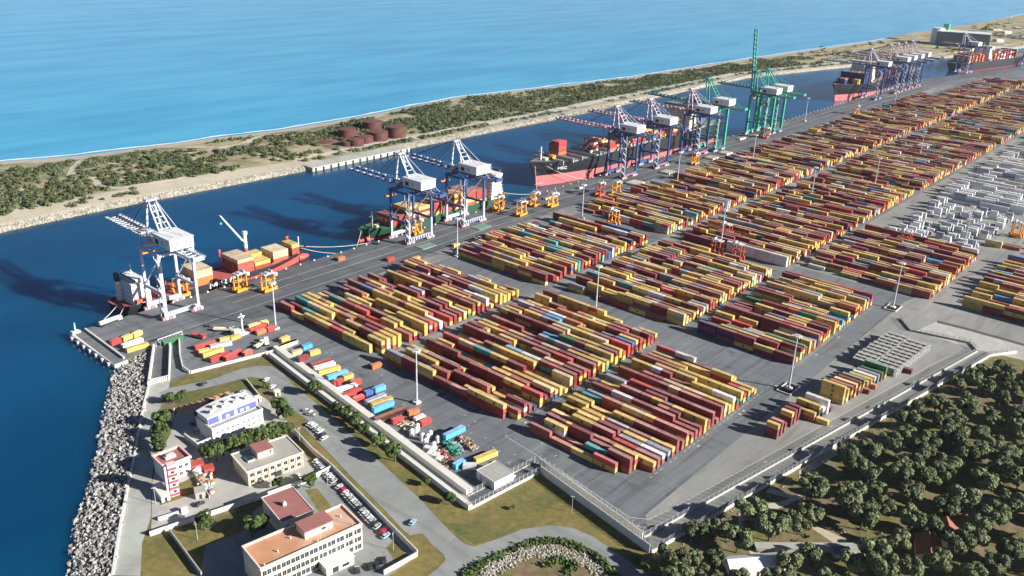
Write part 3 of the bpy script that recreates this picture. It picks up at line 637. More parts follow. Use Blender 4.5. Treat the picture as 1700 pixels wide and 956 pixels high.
def sts(name, label, x, y, H=40.0, leg_up=None, leg_lo=None, top=None, str1=None, str2=None, wid=22.0, G=20.0, out=60.0, back=25.0, apex=26.0, boom_up=False, group="ship to shore cranes along the quay", rz=0.0):
    root = empty(name, label, "crane", (x, y, .08), rz, group); hx = wid/2
    for sx in (-1, 1):
        for yy in (0, G):
            leg = MB(); lw = 2.7 if leg_up is grn_st else 1.55; leg.beam((sx*hx, yy, 4), (sx*hx, yy, 17), lw, lw, leg_lo); leg.beam((sx*hx, yy, 17), (sx*hx, yy, H-1.2), lw, lw, leg_up); leg.build("leg", root)
            bg_ = MB()
            for k in range(4):
                xx = sx*(hx-1.2)+(k-1.5)*2.1; bg_.box(xx-.85, yy-.9, .1, xx+.85, yy+.9, 1.9, wht_st if k % 2 else red_st); bg_.cyl((xx, yy-.5, .5), (xx, yy+.5, .5), .5, .5, 10, dark)
            bg_.build("bogie", root)
    for yy in (0, G):
        m_ = MB(); m_.box(-hx-1, yy-.8, 2.1, hx+1, yy+.8, 4.6, leg_lo)
        for k in range(9): m_.box(-hx+k*wid/9, yy-1.1, 2.3, -hx+k*wid/9+wid/18, yy-.82, 4.4, str2 or leg_lo) if yy == 0 else None
        m_.build("sill_beam", root)
        u = MB(); u.box(-hx-1, yy-1.1, H-1.1, hx+1, yy+1.1, H+1.1, leg_up); u.build("cross_beam", root)
    for sx in (-1, 1):
        m_ = MB(); m_.beam((sx*hx, .9, 16.2), (sx*hx, G-.9, 16.2), 1.3, 1.8, leg_up); m_.beam((sx*hx, .8, H-2.2), (sx*hx, G-.8, 17.4), .7, .7, leg_lo)
        m_.beam((sx*hx, .9, H-.1), (sx*hx, G-.9, H-.1), 1.1, 1.5, leg_up); m_.build("portal_frame", root)
    gd = MB(); ys, ye = -back, G+3
    for sx in (-1, 1): gd.box(sx*3.2-.7, ys, H+1.15, sx*3.2+.7, ye, H+3.3, leg_up)
    for k in range(12):
        yy = ys+1+k*(ye-ys-2)/11; gd.box(-2.5, yy-.3, H+2.6, 2.5, yy+.3, H+3.1, leg_up)
    for sx in (-1, 1):
        for k in range(13):
            yy = ys+(ye-ys)*k/13; gd.beam((sx*5, yy, H+3.4), (sx*5, yy+(ye-ys)/13, H+3.4), .12, .12, wht_st); gd.beam((sx*5, yy, H+2.2), (sx*5, yy, H+3.4), .12, .12, wht_st)
        gd.box(min(sx*3.95, sx*5.1), ys, H+2.1, max(sx*3.95, sx*5.1), ye, H+2.2, steel)
    gd.box(-3.5, ys-1.2, H+1.4, 3.5, ys-.02, H+4, leg_up); gd.build("girder", root)
    bm = MB(); hp = Vector((0, G+3.2, H+2.2)); tip = hp+(Vector((0, 6, out*1.06)) if boom_up else Vector((0, out-3, .6)))
    nb = 14
    if boom_up:
        for sx in (-1, 1):
            a, b = hp+Vector((sx*3.2, 0, 0)), tip+Vector((sx*3.2, 0, 0))
            stripes(bm, a, b, 1.2, 1.5, nb*2, str1, str2 if sx < 0 else str1)
        for k in range(nb+1):
            c = hp.lerp(tip, k/nb); bm.beam(c-Vector((2.2, 0, 0)), c+Vector((2.2, 0, 0)), .8, .8, str1); k < nb and bm.beam(c-Vector((2.2, 0, 0)), hp.lerp(tip, (k+1)/nb)+Vector((2.2, 0, 0)), .25, .25, str1)
    else:
        for sx in (-1, 1):
            a, b = hp+Vector((sx*3.2, 0, 0)), tip+Vector((sx*3.2, 0, 0))
            stripes(bm, a, b, 1.05, 1.4, nb, str1, str2)
            for k in range(nb):
                q = a.lerp(b, (k+.5)/nb); bm.box(q.x-.9+sx*1.0, q.y-1.4, q.z+.9, q.x+.9+sx*1.0, q.y+1.4, q.z+1.6, str1 if k % 2 else str2)
                bm.beam(q+Vector((sx*1.8, 0, 0)), q+Vector((sx*1.8, 0, 2.2)), .2, .2, wht_st)
        for k in range(nb+1):
            c = hp.lerp(tip, k/nb); bm.beam(c-Vector((2.5, 0, 0)), c+Vector((2.5, 0, 0)), .8, .6, str2)
    bm.build("boom", root)
    ap = Vector((0, G+1.5, H+apex)); fr = MB()
    for sx in (-1, 1):
        t = ap+Vector((sx*2.0, 0, 0))
        stripes(fr, (sx*(hx-5), G, H+1.15), t, 1.15, 1.15, 9, str1, str2 if str2 is not blue_st else str1)
        lattice_p, lattice_q = Vector((sx*4.5, 2, H+3.2)), t+Vector((0, -1, 0))
        stripes(fr, lattice_p, lattice_q, 1.0, 1.0, 11, str1, str2 if str2 is not blue_st else str1)
    for k in range(1, 8):
        a = Vector((0, 2, H+3.2)).lerp(ap+Vector((0, -1, 0)), k/8); wv = 4.5+(2.0-4.5)*k/8; fr.beam(a-Vector((wv-.5, 0, 0)), a+Vector((wv-.5, 0, 0)), .5, .5, str1)
    fr.box(-3.4, ap.y-2.2, ap.z-.6, 3.4, ap.y+1.6, ap.z+.5, str1)
    for sx in (-1, 1): fr.beam((sx*2.6, ap.y-1.6, ap.z+.5), (sx*2.6, ap.y-1.6, ap.z+2.4), .3, .3, str2); fr.beam((sx*2.6, ap.y+1.2, ap.z+.5), (sx*2.6, ap.y+1.2, ap.z+2.4), .3, .3, str2)
    fr.build("apex_frame", root)
    st = MB()
    for sx in (-1, 1):
        t = ap+Vector((sx*2.4, .8, 0))
        if not boom_up:
            for fct in (.45, .93):
                q = hp.lerp(tip, fct)+Vector((sx*3.2, 0, 1.1)); st.beam(t, q, .28, .28, dark if str1 is wht_st else str1)
        else: st.beam(t, hp.lerp(tip, .4)+Vector((sx*2.5, -1, 0)), .3, .3, str1)
        st.beam(ap+Vector((sx*2.2, -2, 0)), (sx*3.2, -back*.75, H+3.4), .4, .4, str1)
    st.build("stay", root)
    h = MB(); h.box(-7.4, -9.5, H+4.2, 7.4, 10.5, H+10.6, hus); h.box(-7.7, -9.8, H+10.6, 7.7, 10.8, H+11.0, hus); h.box(-6, -9, H+3.35, 6, 10, H+4.2, dark)
    ho = h.build("machinery_house", root)
    d = MB(); d.box(-7.47, 4, H+5.2, -7.38, 8, H+8.2, dark); d.box(-7.47, -2, H+6.2, -7.38, 1.5, H+8.4, steel); d.build("vent", ho)
    s_ = MB()                                                                                # zigzag access stairs on the near landside leg
    for k in range(int((H-6)/3.1)):
        z0 = 5+k*3.1; a, b = (0, 1.6) if k % 2 == 0 else (1.6, 0)
        s_.beam((-hx-1.5, -2.2+a*2.2, z0), (-hx-1.5, -2.2+b*2.2, z0+3.0), 1.1, .25, wht_st); s_.box(-hx-2.3, -2.6+b*2.2, z0+2.9, -hx-.9, -1.6+b*2.2, z0+3.05, wht_st)
        s_.beam((-hx-2.1, -2.2+a*2.2, z0+1.1), (-hx-2.1, -2.2+b*2.2, z0+4.1), .14, .14, wht_st)
    for yy in (-2.6, 1.8): s_.beam((-hx-2.2, yy, 2.2), (-hx-2.2, yy, H), .3, .3, wht_st)
    s_.build("stair_tower", root)
    c = MB(); ty = G+14 if not boom_up else 6
    c.box(-3.6, ty-3, H+3.35, 3.6, ty+3, H+4.6, str2 or leg_up); c.box(2.4, ty-5.6, H-1.8, 4.8, ty-3.1, H+1.0, hus); c.box(2.3, ty-5.7, H-1.2, 4.9, ty-3.0, H-.3, glass)
    for sx in (-1, 1): c.beam((sx*2, ty, H+3.3), (sx*2, ty, H-8), .12, .12, dark)
    c.box(-1.2, ty-1.2, H-9.4, 1.2, ty+1.2, H-8, red_st); c.box(-6, ty-1.1, H-10.2, 6, ty+1.1, H-9.4, orange)
    c.build("trolley", root)
    return root
W = wht_st
sts("quay_crane", "white quay crane with large white house at the pier end beside the small red ship", 231, 463, 41, blue_st and mat("pale_blue_crane_steel", (.42, .47, .58), .45, .1, .3), W, W, W, mat("grey_white_boom", (.36, .37, .42), .5, .2, .4), 21, 22, 56, 26, 27)
sts("quay_crane", "blue legged white boomed crane over the bow half of the green hulled ship", 428, 463, 39, blue_st, W, W, W, blue_st, 23, 20, 58, 24, 26)
sts("quay_crane", "blue legged white boomed crane over the stern half of the green hulled ship", 488.5, 464, 39.5, blue_st, W, W, W, blue_st, 23, 20, 57, 26, 26)
sts("quay_crane", "blue crane with red and white boom, nearest over the big black ship", 708, 460, 42, blue_st, blue_st, W, W, red_st, 21, 20, 74, 24, 26)
sts("quay_crane", "blue crane with red and white boom, second over the big black ship", 768, 460, 42, blue_st, blue_st, W, W, red_st, 21, 20, 76, 24, 26)
sts("quay_crane", "blue crane with red and white boom, third over the big black ship", 850, 460, 43, blue_st, blue_st, W, W, red_st, 21, 20, 78, 26, 27)
sts("quay_crane", "green crane with lowered boom just behind the third blue crane", 884, 457, 48, grn_st, grn_st, grn_st, grn_st, blue_st, 20, 22, 76, 26, 30)
sts("quay_crane", "green crane with its boom raised upright, tallest in the port", 1000, 456, 48, grn_st, grn_st, grn_st, grn_st, blue_st, 20, 22, 70, 28, 28, True)
sts("quay_crane", "green crane with lowered boom right of the raised one", 1030, 456, 48, grn_st, grn_st, grn_st, grn_st, blue_st, 20, 22, 66, 28, 28)
for i, x in enumerate((1392, 1478, 1510, 1545, 1580)):
    sts("quay_crane", f"far blue crane with white house, {ORD[i]} from the left over the distant dark ship", x, 461, 47, blue_st, blue_st, W, W, (red_st, blue_st)[i == 0], 21, 22, 76, 28, 27)
sts("quay_crane", "far blue crane left of the orange container stacks of the last ship", 1850, 452, 47, blue_st, blue_st, W, W, red_st, 21, 22, 40, 24, 25, rz=R(-10))
sts("quay_crane", "farthest blue crane at the right edge of the view", 2105, 392, 47, blue_st, blue_st, W, W, red_st, 21, 22, 50, 24, 25, rz=R(-14))

# ------------------------------------------------------------------ straddle carriers
def carrier(label, m):
    root = empty("straddle_carrier", label, "straddle carrier", group="straddle carriers on the quay and in the yard")
    for sy in (-1, 1):
        s = MB(); s.box(-5.0, sy*2.35-.62, .7, 5.0, sy*2.35+.62, 2.5, m)
        for sx in (-1, 1): s.box(sx*3.9-1.0, sy*2.35-.8, 2.5, sx*3.9+1.0, sy*2.35+.8, 3.3, m)
        so_ = s.build("side_beam", root)
        for k in range(4): wl = MB(); wl.cyl((-3.9+k*2.6, sy*2.35-.35, .75), (-3.9+k*2.6, sy*2.35+.35, .75), .74, .74, 14, rub); wl.build("wheel", so_)
        for sx in (-1, 1):
            l = MB(); l.beam((sx*3.3, sy*2.35, 1.9), (sx*3.3, sy*2.35, 12.2), .75, .65, m); l.build("leg", root)
    t = MB()
    for sy in (-1, 1): t.box(-4.0, sy*2.35-.3, 12.2, 4.0, sy*2.35+.3, 12.8, W)
    for sx in (-1, 1): t.box(sx*3.3-.4, -1.84, 12.3, sx*3.3+.4, 1.84, 13.0, W)
    t.box(-1.6, -1.84, 12.5, .8, 1.84, 13.3, W); t.box(2.0, -1.8, 12.6, 2.8, 1.8, 14.4, steel); t.build("top_frame", root)
    c = MB(); c.box(4.35, -2.7, 9.9, 6.0, -.9, 12.1, W); c.build("cab", root)
    s = MB(); s.box(-6, -1.1, 7.3, 6, 1.1, 7.8, m); s.box(-1.2, -.8, 7.8, 1.2, .8, 8.5, m)
    for sx in (-1, 1):
        for sy in (-1, 1): s.beam((sx*2.8, sy*.9, 7.8), (sx*2.8, sy*.9, 12.4), .1, .1, dark)
    s.build("spreader", root); return root
CR = [((300, 492), 0, 0, 'orange straddle carrier parked inside the legs of the white pier crane'), ((399, 482), 8, 0, 'orange straddle carrier beside the small ship, left one of two'), ((445, 482), 4, 0, 'pale orange straddle carrier beside the small ship, right one of two'),
      ((690, 388), 5, 0, 'orange straddle carrier inside the legs of the crane at the green ship bow'), ((826, 348), 10, 0, 'orange straddle carrier by the stern of the green hulled ship'), ((864, 357), 4, 0, 'orange straddle carrier alone on the quay lane right of the green ship'), ((886, 341), 12, 0, 'orange straddle carrier near the quay edge between two ships'), ((916, 342), 0, 0, 'orange straddle carrier below the big ship bow'),
      ((994, 324), 6, 1, 'red straddle carrier below the nearest blue crane, left of an orange one'), ((1021, 322), 4, 0, 'orange straddle carrier right of a red one below the nearest blue crane'), ((1152, 272), 5, 0, 'orange straddle carrier right of the third blue crane foot'), ((1270, 228), 5, 1, 'red straddle carrier in front of the green cranes'),
      ((1017, 372), 90, 0, 'orange straddle carrier standing over rows at the head of the quay block'), ((1203, 396), 90, 1, 'red straddle carrier working over the rows beside a lamp mast'), ((1188, 424), 88, 1, 'red straddle carrier at the cross lane left of the white container wall'), ((1222, 430), 90, 1, 'red straddle carrier in front of the white container wall'),
      ((1420, 189), 5, 0, 'small far orange straddle carrier by the distant dark ship'), ((1500, 408), 88, 1, 'red straddle carrier over rows in front of the scattered white boxes'), ((1685, 392), 80, 0, 'orange straddle carrier at the right edge beside the maroon stack')]
cp = [carrier("", orange), carrier("", orange_r)]; used = [False, False]
for (x, y), rz, k, lab in CR:
    o = cp[k] if not used[k] else copy_tree(cp[k]); used[k] = True
    p = P(x, y, 0); o.location = (p.x, p.y, .08); o.rotation_euler = (0, 0, R(rz)); o["label"] = lab

# ------------------------------------------------------------------ ships
def hull(L, B, zd, zbow, zr, z0, mats, bulb=True, bow=1, trim=0.0):
    "lofted hull along x from 0 (stern) to L (bow); zr = top of the red part"
    red_, blk, dk = mats; mb = MB(); st = []; n = 28; zr0 = zr
    for i in range(n+1):
        t = i/n; x = t*L; zr = zr0+trim*t
        if t < .08: k = .80+.2*t/.08; kw = .45+.45*t/.08
        elif t < .70: k = kw = 1.0
        else:
            u = (t-.70)/.30; k = (1-u**2.3)**.75 if u < 1 else 0; kw = max(.012, (1-u**1.35))
        k = max(k, .03); z = zd+(zbow-zd)*max(0, (t-.78)/.22)**1.5
        xr = x+(0 if t < .9 else (t-.9)*L*.10)
        xw = x-(0 if t < .9 else (t-.9)*L*.22)
        st.append([(xw, 0, z0-4)] + [(xw, kw*B/2*.96, z0-1), (x-(x-xw)*.8, kw*B/2, zr), (x, (kw*.4+k*.6)*B/2, zr+(z-zr)*.55), (xr, k*B/2, z), (xr, k*B/2, z+1.1)])
    def pt(i, j, s): x, y, z = st[i][j]; return (x*bow, y*s, z)
    for s in (-1, 1):
        for i in range(n):
            for j in range(5):
                mb.poly([pt(i, j, s), pt(i+1, j, s), pt(i+1, j+1, s), pt(i, j+1, s)], red_ if j < 2 else blk)
    for i in range(n): mb.poly([pt(i, 4, -1), pt(i+1, 4, -1), pt(i+1, 4, 1), pt(i, 4, 1)], dk)
    for j in range(4): mb.poly([pt(0, j, -1), pt(0, j, 1), pt(0, j+1, 1), pt(0, j+1, -1)], red_ if j < 2 else blk)
    if bulb:
        k = 10
        for a in range(6):
            r0, r1 = 2.6*math.sqrt(max(0, 1-(a/6)**2)), 2.6*math.sqrt(max(0, 1-((a+1)/6)**2))
            mb.cyl(((L*.955+a*1.7)*bow, 0, z0+.9+trim*.2), ((L*.955+(a+1)*1.7)*bow, 0, z0+.9+trim*.2), max(.01, r0), max(.01, r1), k, red_, caps=False)
    return mb
def superstructure(root, x0, x1, B, z, decks, wm, bow=1, step=.6, fun=(3.2, 0, 1.0)):
    s = MB()
    for k in range(decks):
        sh = step*k; a, b = sorted((bow*(x0+sh*.4), bow*(x1-sh)))
        s.box(a, -B/2+sh*.6, z+k*2.8, b, B/2-sh*.6, z+k*2.8+2.6, wm); s.box(a-.5, -B/2+sh*.6-.8, z+k*2.8+2.6, b+.5, B/2-sh*.6+.8, z+k*2.8+2.79, wm) if step else s.box(a-.06, -B/2-.06, z+k*2.8+2.6, b+.06, B/2+.06, z+k*2.8+2.79, wm)
    top = z+decks*2.8; a, b = sorted((bow*(x0+2.5), bow*(x1-4)))
    s.box(a, -B/2-1.0, top, b, B/2+1.0, top+2.6, wm); s.box(a-.4, -B/2-1.2, top+2.6, b+.4, B/2+1.2, top+2.9, wm)
    g_ = s; g_.box(a-.08, -B/2-.6, top+1.1, a-.02, B/2+.6, top+2.1, glass); g_.box(b+.02, -B/2-.6, top+1.1, b+.08, B/2+.6, top+2.1, glass)
    for k in range(decks):
        sh = step*k; aa, bb = sorted((bow*(x0+sh*.4), bow*(x1-sh)))
        for i in range(7):
            yy = -B/2+sh*.6+1.5+i*(B-2*sh*.6-3)/6
            g_.box(bb+.01, yy-.4, z+k*2.8+1.2, bb+.06, yy+.4, z+k*2.8+1.9, glass); g_.box(aa-.06, yy-.4, z+k*2.8+1.2, aa-.01, yy+.4, z+k*2.8+1.9, glass)
        for i in range(4):
            xx = aa+1+i*(bb-aa-2)/3; yy = -B/2+sh*.6; g_.box(xx-.4, yy-.06, z+k*2.8+1.2, xx+.4, yy-.01, z+k*2.8+1.9, glass)
    s.build("superstructure", root)
    f = MB(); fx, fy, fw = bow*(x0-fun[0]), fun[1], fun[2]; f.box(fx-2*fw, fy-2.6*fw, z, fx+2*fw, fy+2.6*fw, top-1.5, wm); f.box(fx-1.8*fw, fy-2.4*fw, top-1.5, fx+1.8*fw, fy+2.4*fw, top+3.5, dark); f.cyl((fx-.6*fw, fy, top+3.5), (fx-.6*fw, fy, top+5), .5*fw, .5*fw, 8, dark); f.build("funnel", root)
    m_ = MB(); mx_ = (a+b)/2; m_.beam((mx_, 0, top+2.9), (mx_, 0, top+10), .5, .5, wm); m_.beam((mx_, -2.5, top+7), (mx_, 2.5, top+7), .25, .25, wm); m_.beam((mx_, -1.5, top+5), (mx_, 1.5, top+5), .6, .3, wm); m_.build("radar_mast", root)
    lb = MB(); yy = -B/2-1.7; lb.beam((bow*(x0+1), yy, z+3), (bow*(x0+7), yy, z+3), 2.2, 2.2, orange_r); lb.build("lifeboat", root)
def bay(X0, Y0, z, nx, ny, tiers, colf, r, dx=12.6, dy=2.5):
    for i in range(nx):
        for j in range(ny):
            nt = tiers(i, j)
            for t in range(nt): mass_box(colf(i, j, t, nt), 12.19 if dx > 8 else 6.06, X0+i*dx+6.1, Y0+j*dy, z+t*CHT, r, True)
r = random.Random(5)
lett = mat('white_hull_lettering', (.82, .82, .80), .5, .03, .5)
# ship 1: small red decked feeder
s1 = empty("container_ship", "small black and red ship with white bridge, red bulb bow and yellow topped container bays", "ship", (206, 499, Z_W))
s1h = hull(141, 21, 5.6, 9.2, -.8, 0, (redh, blackh, deckr), trim=5.2).build("hull", s1)
superstructure(s1, 8, 19.5, 18, 5.7, 5, hus, step=0, fun=(1.5, 6.2, .65))
tx = MB(); letters(tx, "M", (58.8, -10.56, 2.8), (1, 0, 0), (0, 0, 1), 4.6, 3.5, 0, .95, lett, .1); letters(tx, "S", (66.6, -10.56, 2.8), (1, 0, 0), (0, 0, 1), 4.0, 3.5, 0, .85, lett, .1); letters(tx, "C", (73.4, -10.56, 2.8), (1, 0, 0), (0, 0, 1), 4.0, 3.5, 0, .85, lett, .1)
tx.build("lettering", s1h)
d = MB()
for x0, x1 in ((26, 38), (39, 48.5), (49.5, 63), (64, 79), (80, 92.8), (93.5, 107), (108, 122)): d.box(x0, -9 if x1 < 110 else -7, 5.65, x1, 9 if x1 < 110 else 7, 6.4, deckr)
for x in (25, 38.5, 49, 63.5, 79.5, 107.5): d.beam((x, -9.4, 5.7), (x, -9.4, 8.4), .5, .5, redh); d.beam((x, 9.4, 5.7), (x, 9.4, 8.4), .5, .5, redh)
d.build("hatch_cover", s1)
c = MB(); c.cyl((98, 7.6, 5.6), (98, 7.6, 17), 1.3, 1.3, 14, deckr); c.cyl((98, 7.6, 17), (98, 7.6, 28), 1.3, 1.1, 14, white); c.box(96.8, 6.4, 26.6, 99.4, 8.8, 29, white); co = c.build("deck_crane", s1)
j = MB(); jb, jt = Vector((96.6, 7.6, 22)), Vector((81, 7.9, 44))
for sy in (-.9, .9): j.beam(jb+Vector((0, sy*1.2, 0)), jt+Vector((0, sy*.7, 0)), .5, .6, white)
for k in range(9): q = jb.lerp(jt, k/8); j.beam(q+Vector((0, -1, 0)), q+Vector((0, 1, 0)), .25, .25, white)
j.beam(jt, jt-Vector((0, 0, 5)), .1, .1, dark); j.box(80.3, 7.3, 37.8, 81.7, 8.5, 39, scrapg); j.build("jib", co)
m_ = MB(); m_.beam((136, 0, 9), (136, 0, 18), .6, .6, white); m_.beam((130, 5, 8), (130, 5, 18), .5, .5, redh); m_.box(129, 4.6, 17, 131, 5.4, 18.5, redh); m_.beam((78.5, 9, 6), (78.5, 9, 19), .6, .6, redh); m_.box(77.8, 8.4, 18, 79.2, 9.6, 20, redh); m_.box(130, -2.4, 9.0, 138, 2.4, 10.2, blackh); m_.build("mast", s1)
redyel = lambda i, j, t, n: 'yellow' if t >= n-1 else 'brown'
zb1 = Z_W+6.5
bay(206+49.8, 499-8, zb1, 1, 7, lambda i, j: 4, lambda i, j, t, n: 'cream' if t >= 2 else 'orange', r)
bay(206+80.2, 499-9, zb1, 1, 8, lambda i, j: 4, lambda i, j, t, n: 'cream' if t >= 3 else 'brown', r)
bay(206+93.4, 499-8.6, zb1, 1, 7, lambda i, j: 2 if j < 4 else 3, lambda i, j, t, n: 'yellow' if t else 'brown', r)
bay(206+109, 499-7.2, zb1+.6, 1, 6, lambda i, j: 3, lambda i, j, t, n: 'cream' if t >= 1 else 'brown', r)
bay(206+123, 499-5, zb1+1.2, 1, 5, lambda i, j: 3, lambda i, j, t, n: 'yellow' if t >= 2 else 'brown', r, 6.6)
# ship 2: green hulled, bow to the left
s2 = empty("container_ship", "green decked dark hulled ship under two cranes, white bridge at its right end", "ship", (562, 499.5, Z_W))
hull(163, 23, 7.2, 10.5, 1.4, 0, (redh, greenh, deckg), bow=-1).build("hull", s2)
superstructure(s2, 9, 24, 19, 7.3, 7, white, -1)
m_ = MB(); m_.beam((-151, 0, 9), (-151, 0, 22), .8, .8, cream); m_.beam((-151, -3, 17), (-151, 3, 17), .5, .5, cream); m_.beam((-147, -2, 9.5), (-147, 2, 9.5), 2, 1.6, cream); m_.beam((-142, 3, 9), (-142, 5, 9), 2, 1.6, white); m_.build("mast", s2)
d = MB()
for k in range(8): d.box(-138+k*13.5, -9.5, 7.25, -138+k*13.5+12.6, 9.5, 8.6, deckg)
d.build("hatch_cover", s2)
rc = lambda i, j, t, n: r.choice(('brown', 'brown', 'yellow', 'orange', 'maroon', 'red')) if t < n-1 else r.choice(('brown', 'yellow', 'cream', 'red'))
tt = [3, 5, 4, 4, 1, 5, 5, 4]
bay(562-138, 499.5-9, Z_W+8.7, 8, 8, lambda i, j: max(0, tt[i]-(1 if j > 5 and i % 2 else 0)), lambda i, j, t, n: (('brown', 'yellow')[(i+t) % 2] if r.random() < .7 else 'red'), r, 13.5)
# ship 3: big black hull with high red belly
s3 = empty("container_ship", "big black hulled ship with high pink red belly, bow to the left, under blue cranes", "ship", (957, 508.5, Z_W))
s3h = hull(343, 41, 21, 25.5, 4.0, 0, (pinkh, blackh, decks), bulb=True, bow=-1, trim=6.5).build("hull", s3)
tx = MB(); letters(tx, "MSC", (-322, -14.9, 17.5), (1, -.42, 0), (0, -.12, 1), 2.4, 2.2, .8, .5, white, .4); tx.build("lettering", s3h)
superstructure(s3, 70, 86, 36, 21.2, 9, cream, -1)
d = MB()
for k in range(20): d.box(-326+k*12.4 if k < 15 else -300+k*13.6, -17 if k > 1 else -9, 21.1, (-326+k*12.4 if k < 15 else -300+k*13.6)+11.4, 17 if k > 1 else 9, 22.6, decks)
for k in range(16): d.box(-318+k*15, -18.5, 21.1, -318+k*15+.7, 18.5, 25.5, steel)
d.build("hatch_cover", s3)
m_ = MB(); m_.beam((-330, 0, 25), (-330, 0, 38), .9, .9, white); m_.beam((-330, -3, 33), (-330, 3, 33), .5, .5, white); m_.box(-318, -5, 24, -313, 0, 28, orange); m_.box(-326, -3, 24.5, -322, 3, 26.5, cream)
m_.build("mast", s3)
bay(957-303, 508.5+1, Z_W+22.7, 1, 5, lambda i, j: 6 if j < 4 else 5, lambda i, j, t, n: 'red' if t >= 4 else ('orange' if t == 1 else 'brown'), r)
bay(957-262, 508.5-8, Z_W+22.7, 1, 4, lambda i, j: 5, lambda i, j, t, n: ('white', 'red', 'brown')[(t+j) % 3], r)
bay(957-240, 508.5-16, Z_W+22.7, 10, 13, lambda i, j: (3, 1, 2, 4, 2, 1, 3, 2, 4, 3)[i]-(j % 3 == 0), rc, r, 13.5)
# ship 4: distant dark ship; ship 5: last ship
s4 = empty("container_ship", "distant dark ship with pink belly under the cluster of far blue cranes", "ship", (1690, 506.5, Z_W))
hull(362, 46, 22, 27, 2, 0, (pinkh, blackh, decks), bow=-1, trim=8).build("hull", s4); superstructure(s4, 250, 264, 40, 22, 10, cream, -1); superstructure(s4, 70, 84, 40, 22, 4, decks, -1)
bay(1690-338, 506.5-4, Z_W+23, 1, 5, lambda i, j: 4, lambda i, j, t, n: 'orange' if j < 3 and t > 2 else 'navy', r)
bay(1690-318, 506.5-16, Z_W+23, 1, 8, lambda i, j: 3, lambda i, j, t, n: 'yellow' if j < 3 else 'navy', r)
bay(1690-298, 506.5-18, Z_W+23, 2, 15, lambda i, j: 6, lambda i, j, t, n: 'navy', r)
bay(1690-240, 506.5-18, Z_W+23, 12, 15, lambda i, j: 4, lambda i, j, t, n: r.choice(('navy', 'maroon', 'blue', 'brown')), r, 13.5)
s5 = empty("container_ship", "last ship at the right edge loaded with orange and red containers", "ship", (1872, 486, Z_W), R(-11))
hull(300, 40, 16, 20, 1, 0, (redh, blackh, decks), bow=1).build("hull", s5); superstructure(s5, 100, 114, 36, 16, 9, white, 1)
for i in range(16):
    if 4 < i < 8: continue
    for j in range(13):
        for t in range(5+(i % 2)):
            u, v = 26+i*13.2, -15+j*2.5; ca, sa = math.cos(R(-11)), math.sin(R(-11))
            mass_box(r.choice(('orange', 'orange', 'red', 'yellow', 'brown')) if i < 9 else r.choice(('red', 'brown', 'maroon', 'white')), 12.19, 1872+u*ca-v*sa, 486+u*sa+v*ca, Z_W+16.5+t*CHT, r, True)
so_ = STUFF.build("stacked_containers"); tag(so_, "containers stacked in long rows across the rest of the yard and aboard the ships", "containers", kind='stuff')
# mooring lines
def line(name, label, p, q, rad=.16, sag=1.0, m=None):
    mb = MB(); p = Vector(p); q = Vector(q); prev = p
    for k in range(1, 7):
        t = k/6; c = p.lerp(q, t)-Vector((0, 0, sag*4*t*(1-t))); mb.cyl(prev, c, rad, rad, 5, m or cream, caps=False); prev = c
    return tag(mb.build(name), label, "mooring line")
line("mooring_line", "mooring line from the small ship stern to the pier, outer one", (207, 496, 4), (187, 483.5, .2)); line("mooring_line", "mooring line from the small ship stern to the quay, inner one", (209, 492, 4), (200, 484.3, .2))
line("mooring_line", "mooring line from the small red ship bow to the quay", (342, 497, 7), (364, 485.2, .3)); line("mooring_line", "long slack mooring line ahead of the small red ship", (341, 500, 8), (396, 486, .3), sag=2)
line("mooring_line", "mooring line off the green ship bow, outer one", (400, 499, 7), (384, 485.6, .3)); line("mooring_line", "mooring line off the green ship bow, inner one", (404, 495, 7), (397, 485.6, .3))
line("mooring_line", "mooring line off the green ship stern to the quay", (562, 497, 5), (592, 485.9, .3)); line("mooring_line", "mooring line off the big ship bow dropping to the quay, left one", (617, 507, 19), (596, 485.8, .3)); line("mooring_line", "mooring line off the big ship bow, right one", (626, 500, 18), (668, 485.7, .3), sag=2)

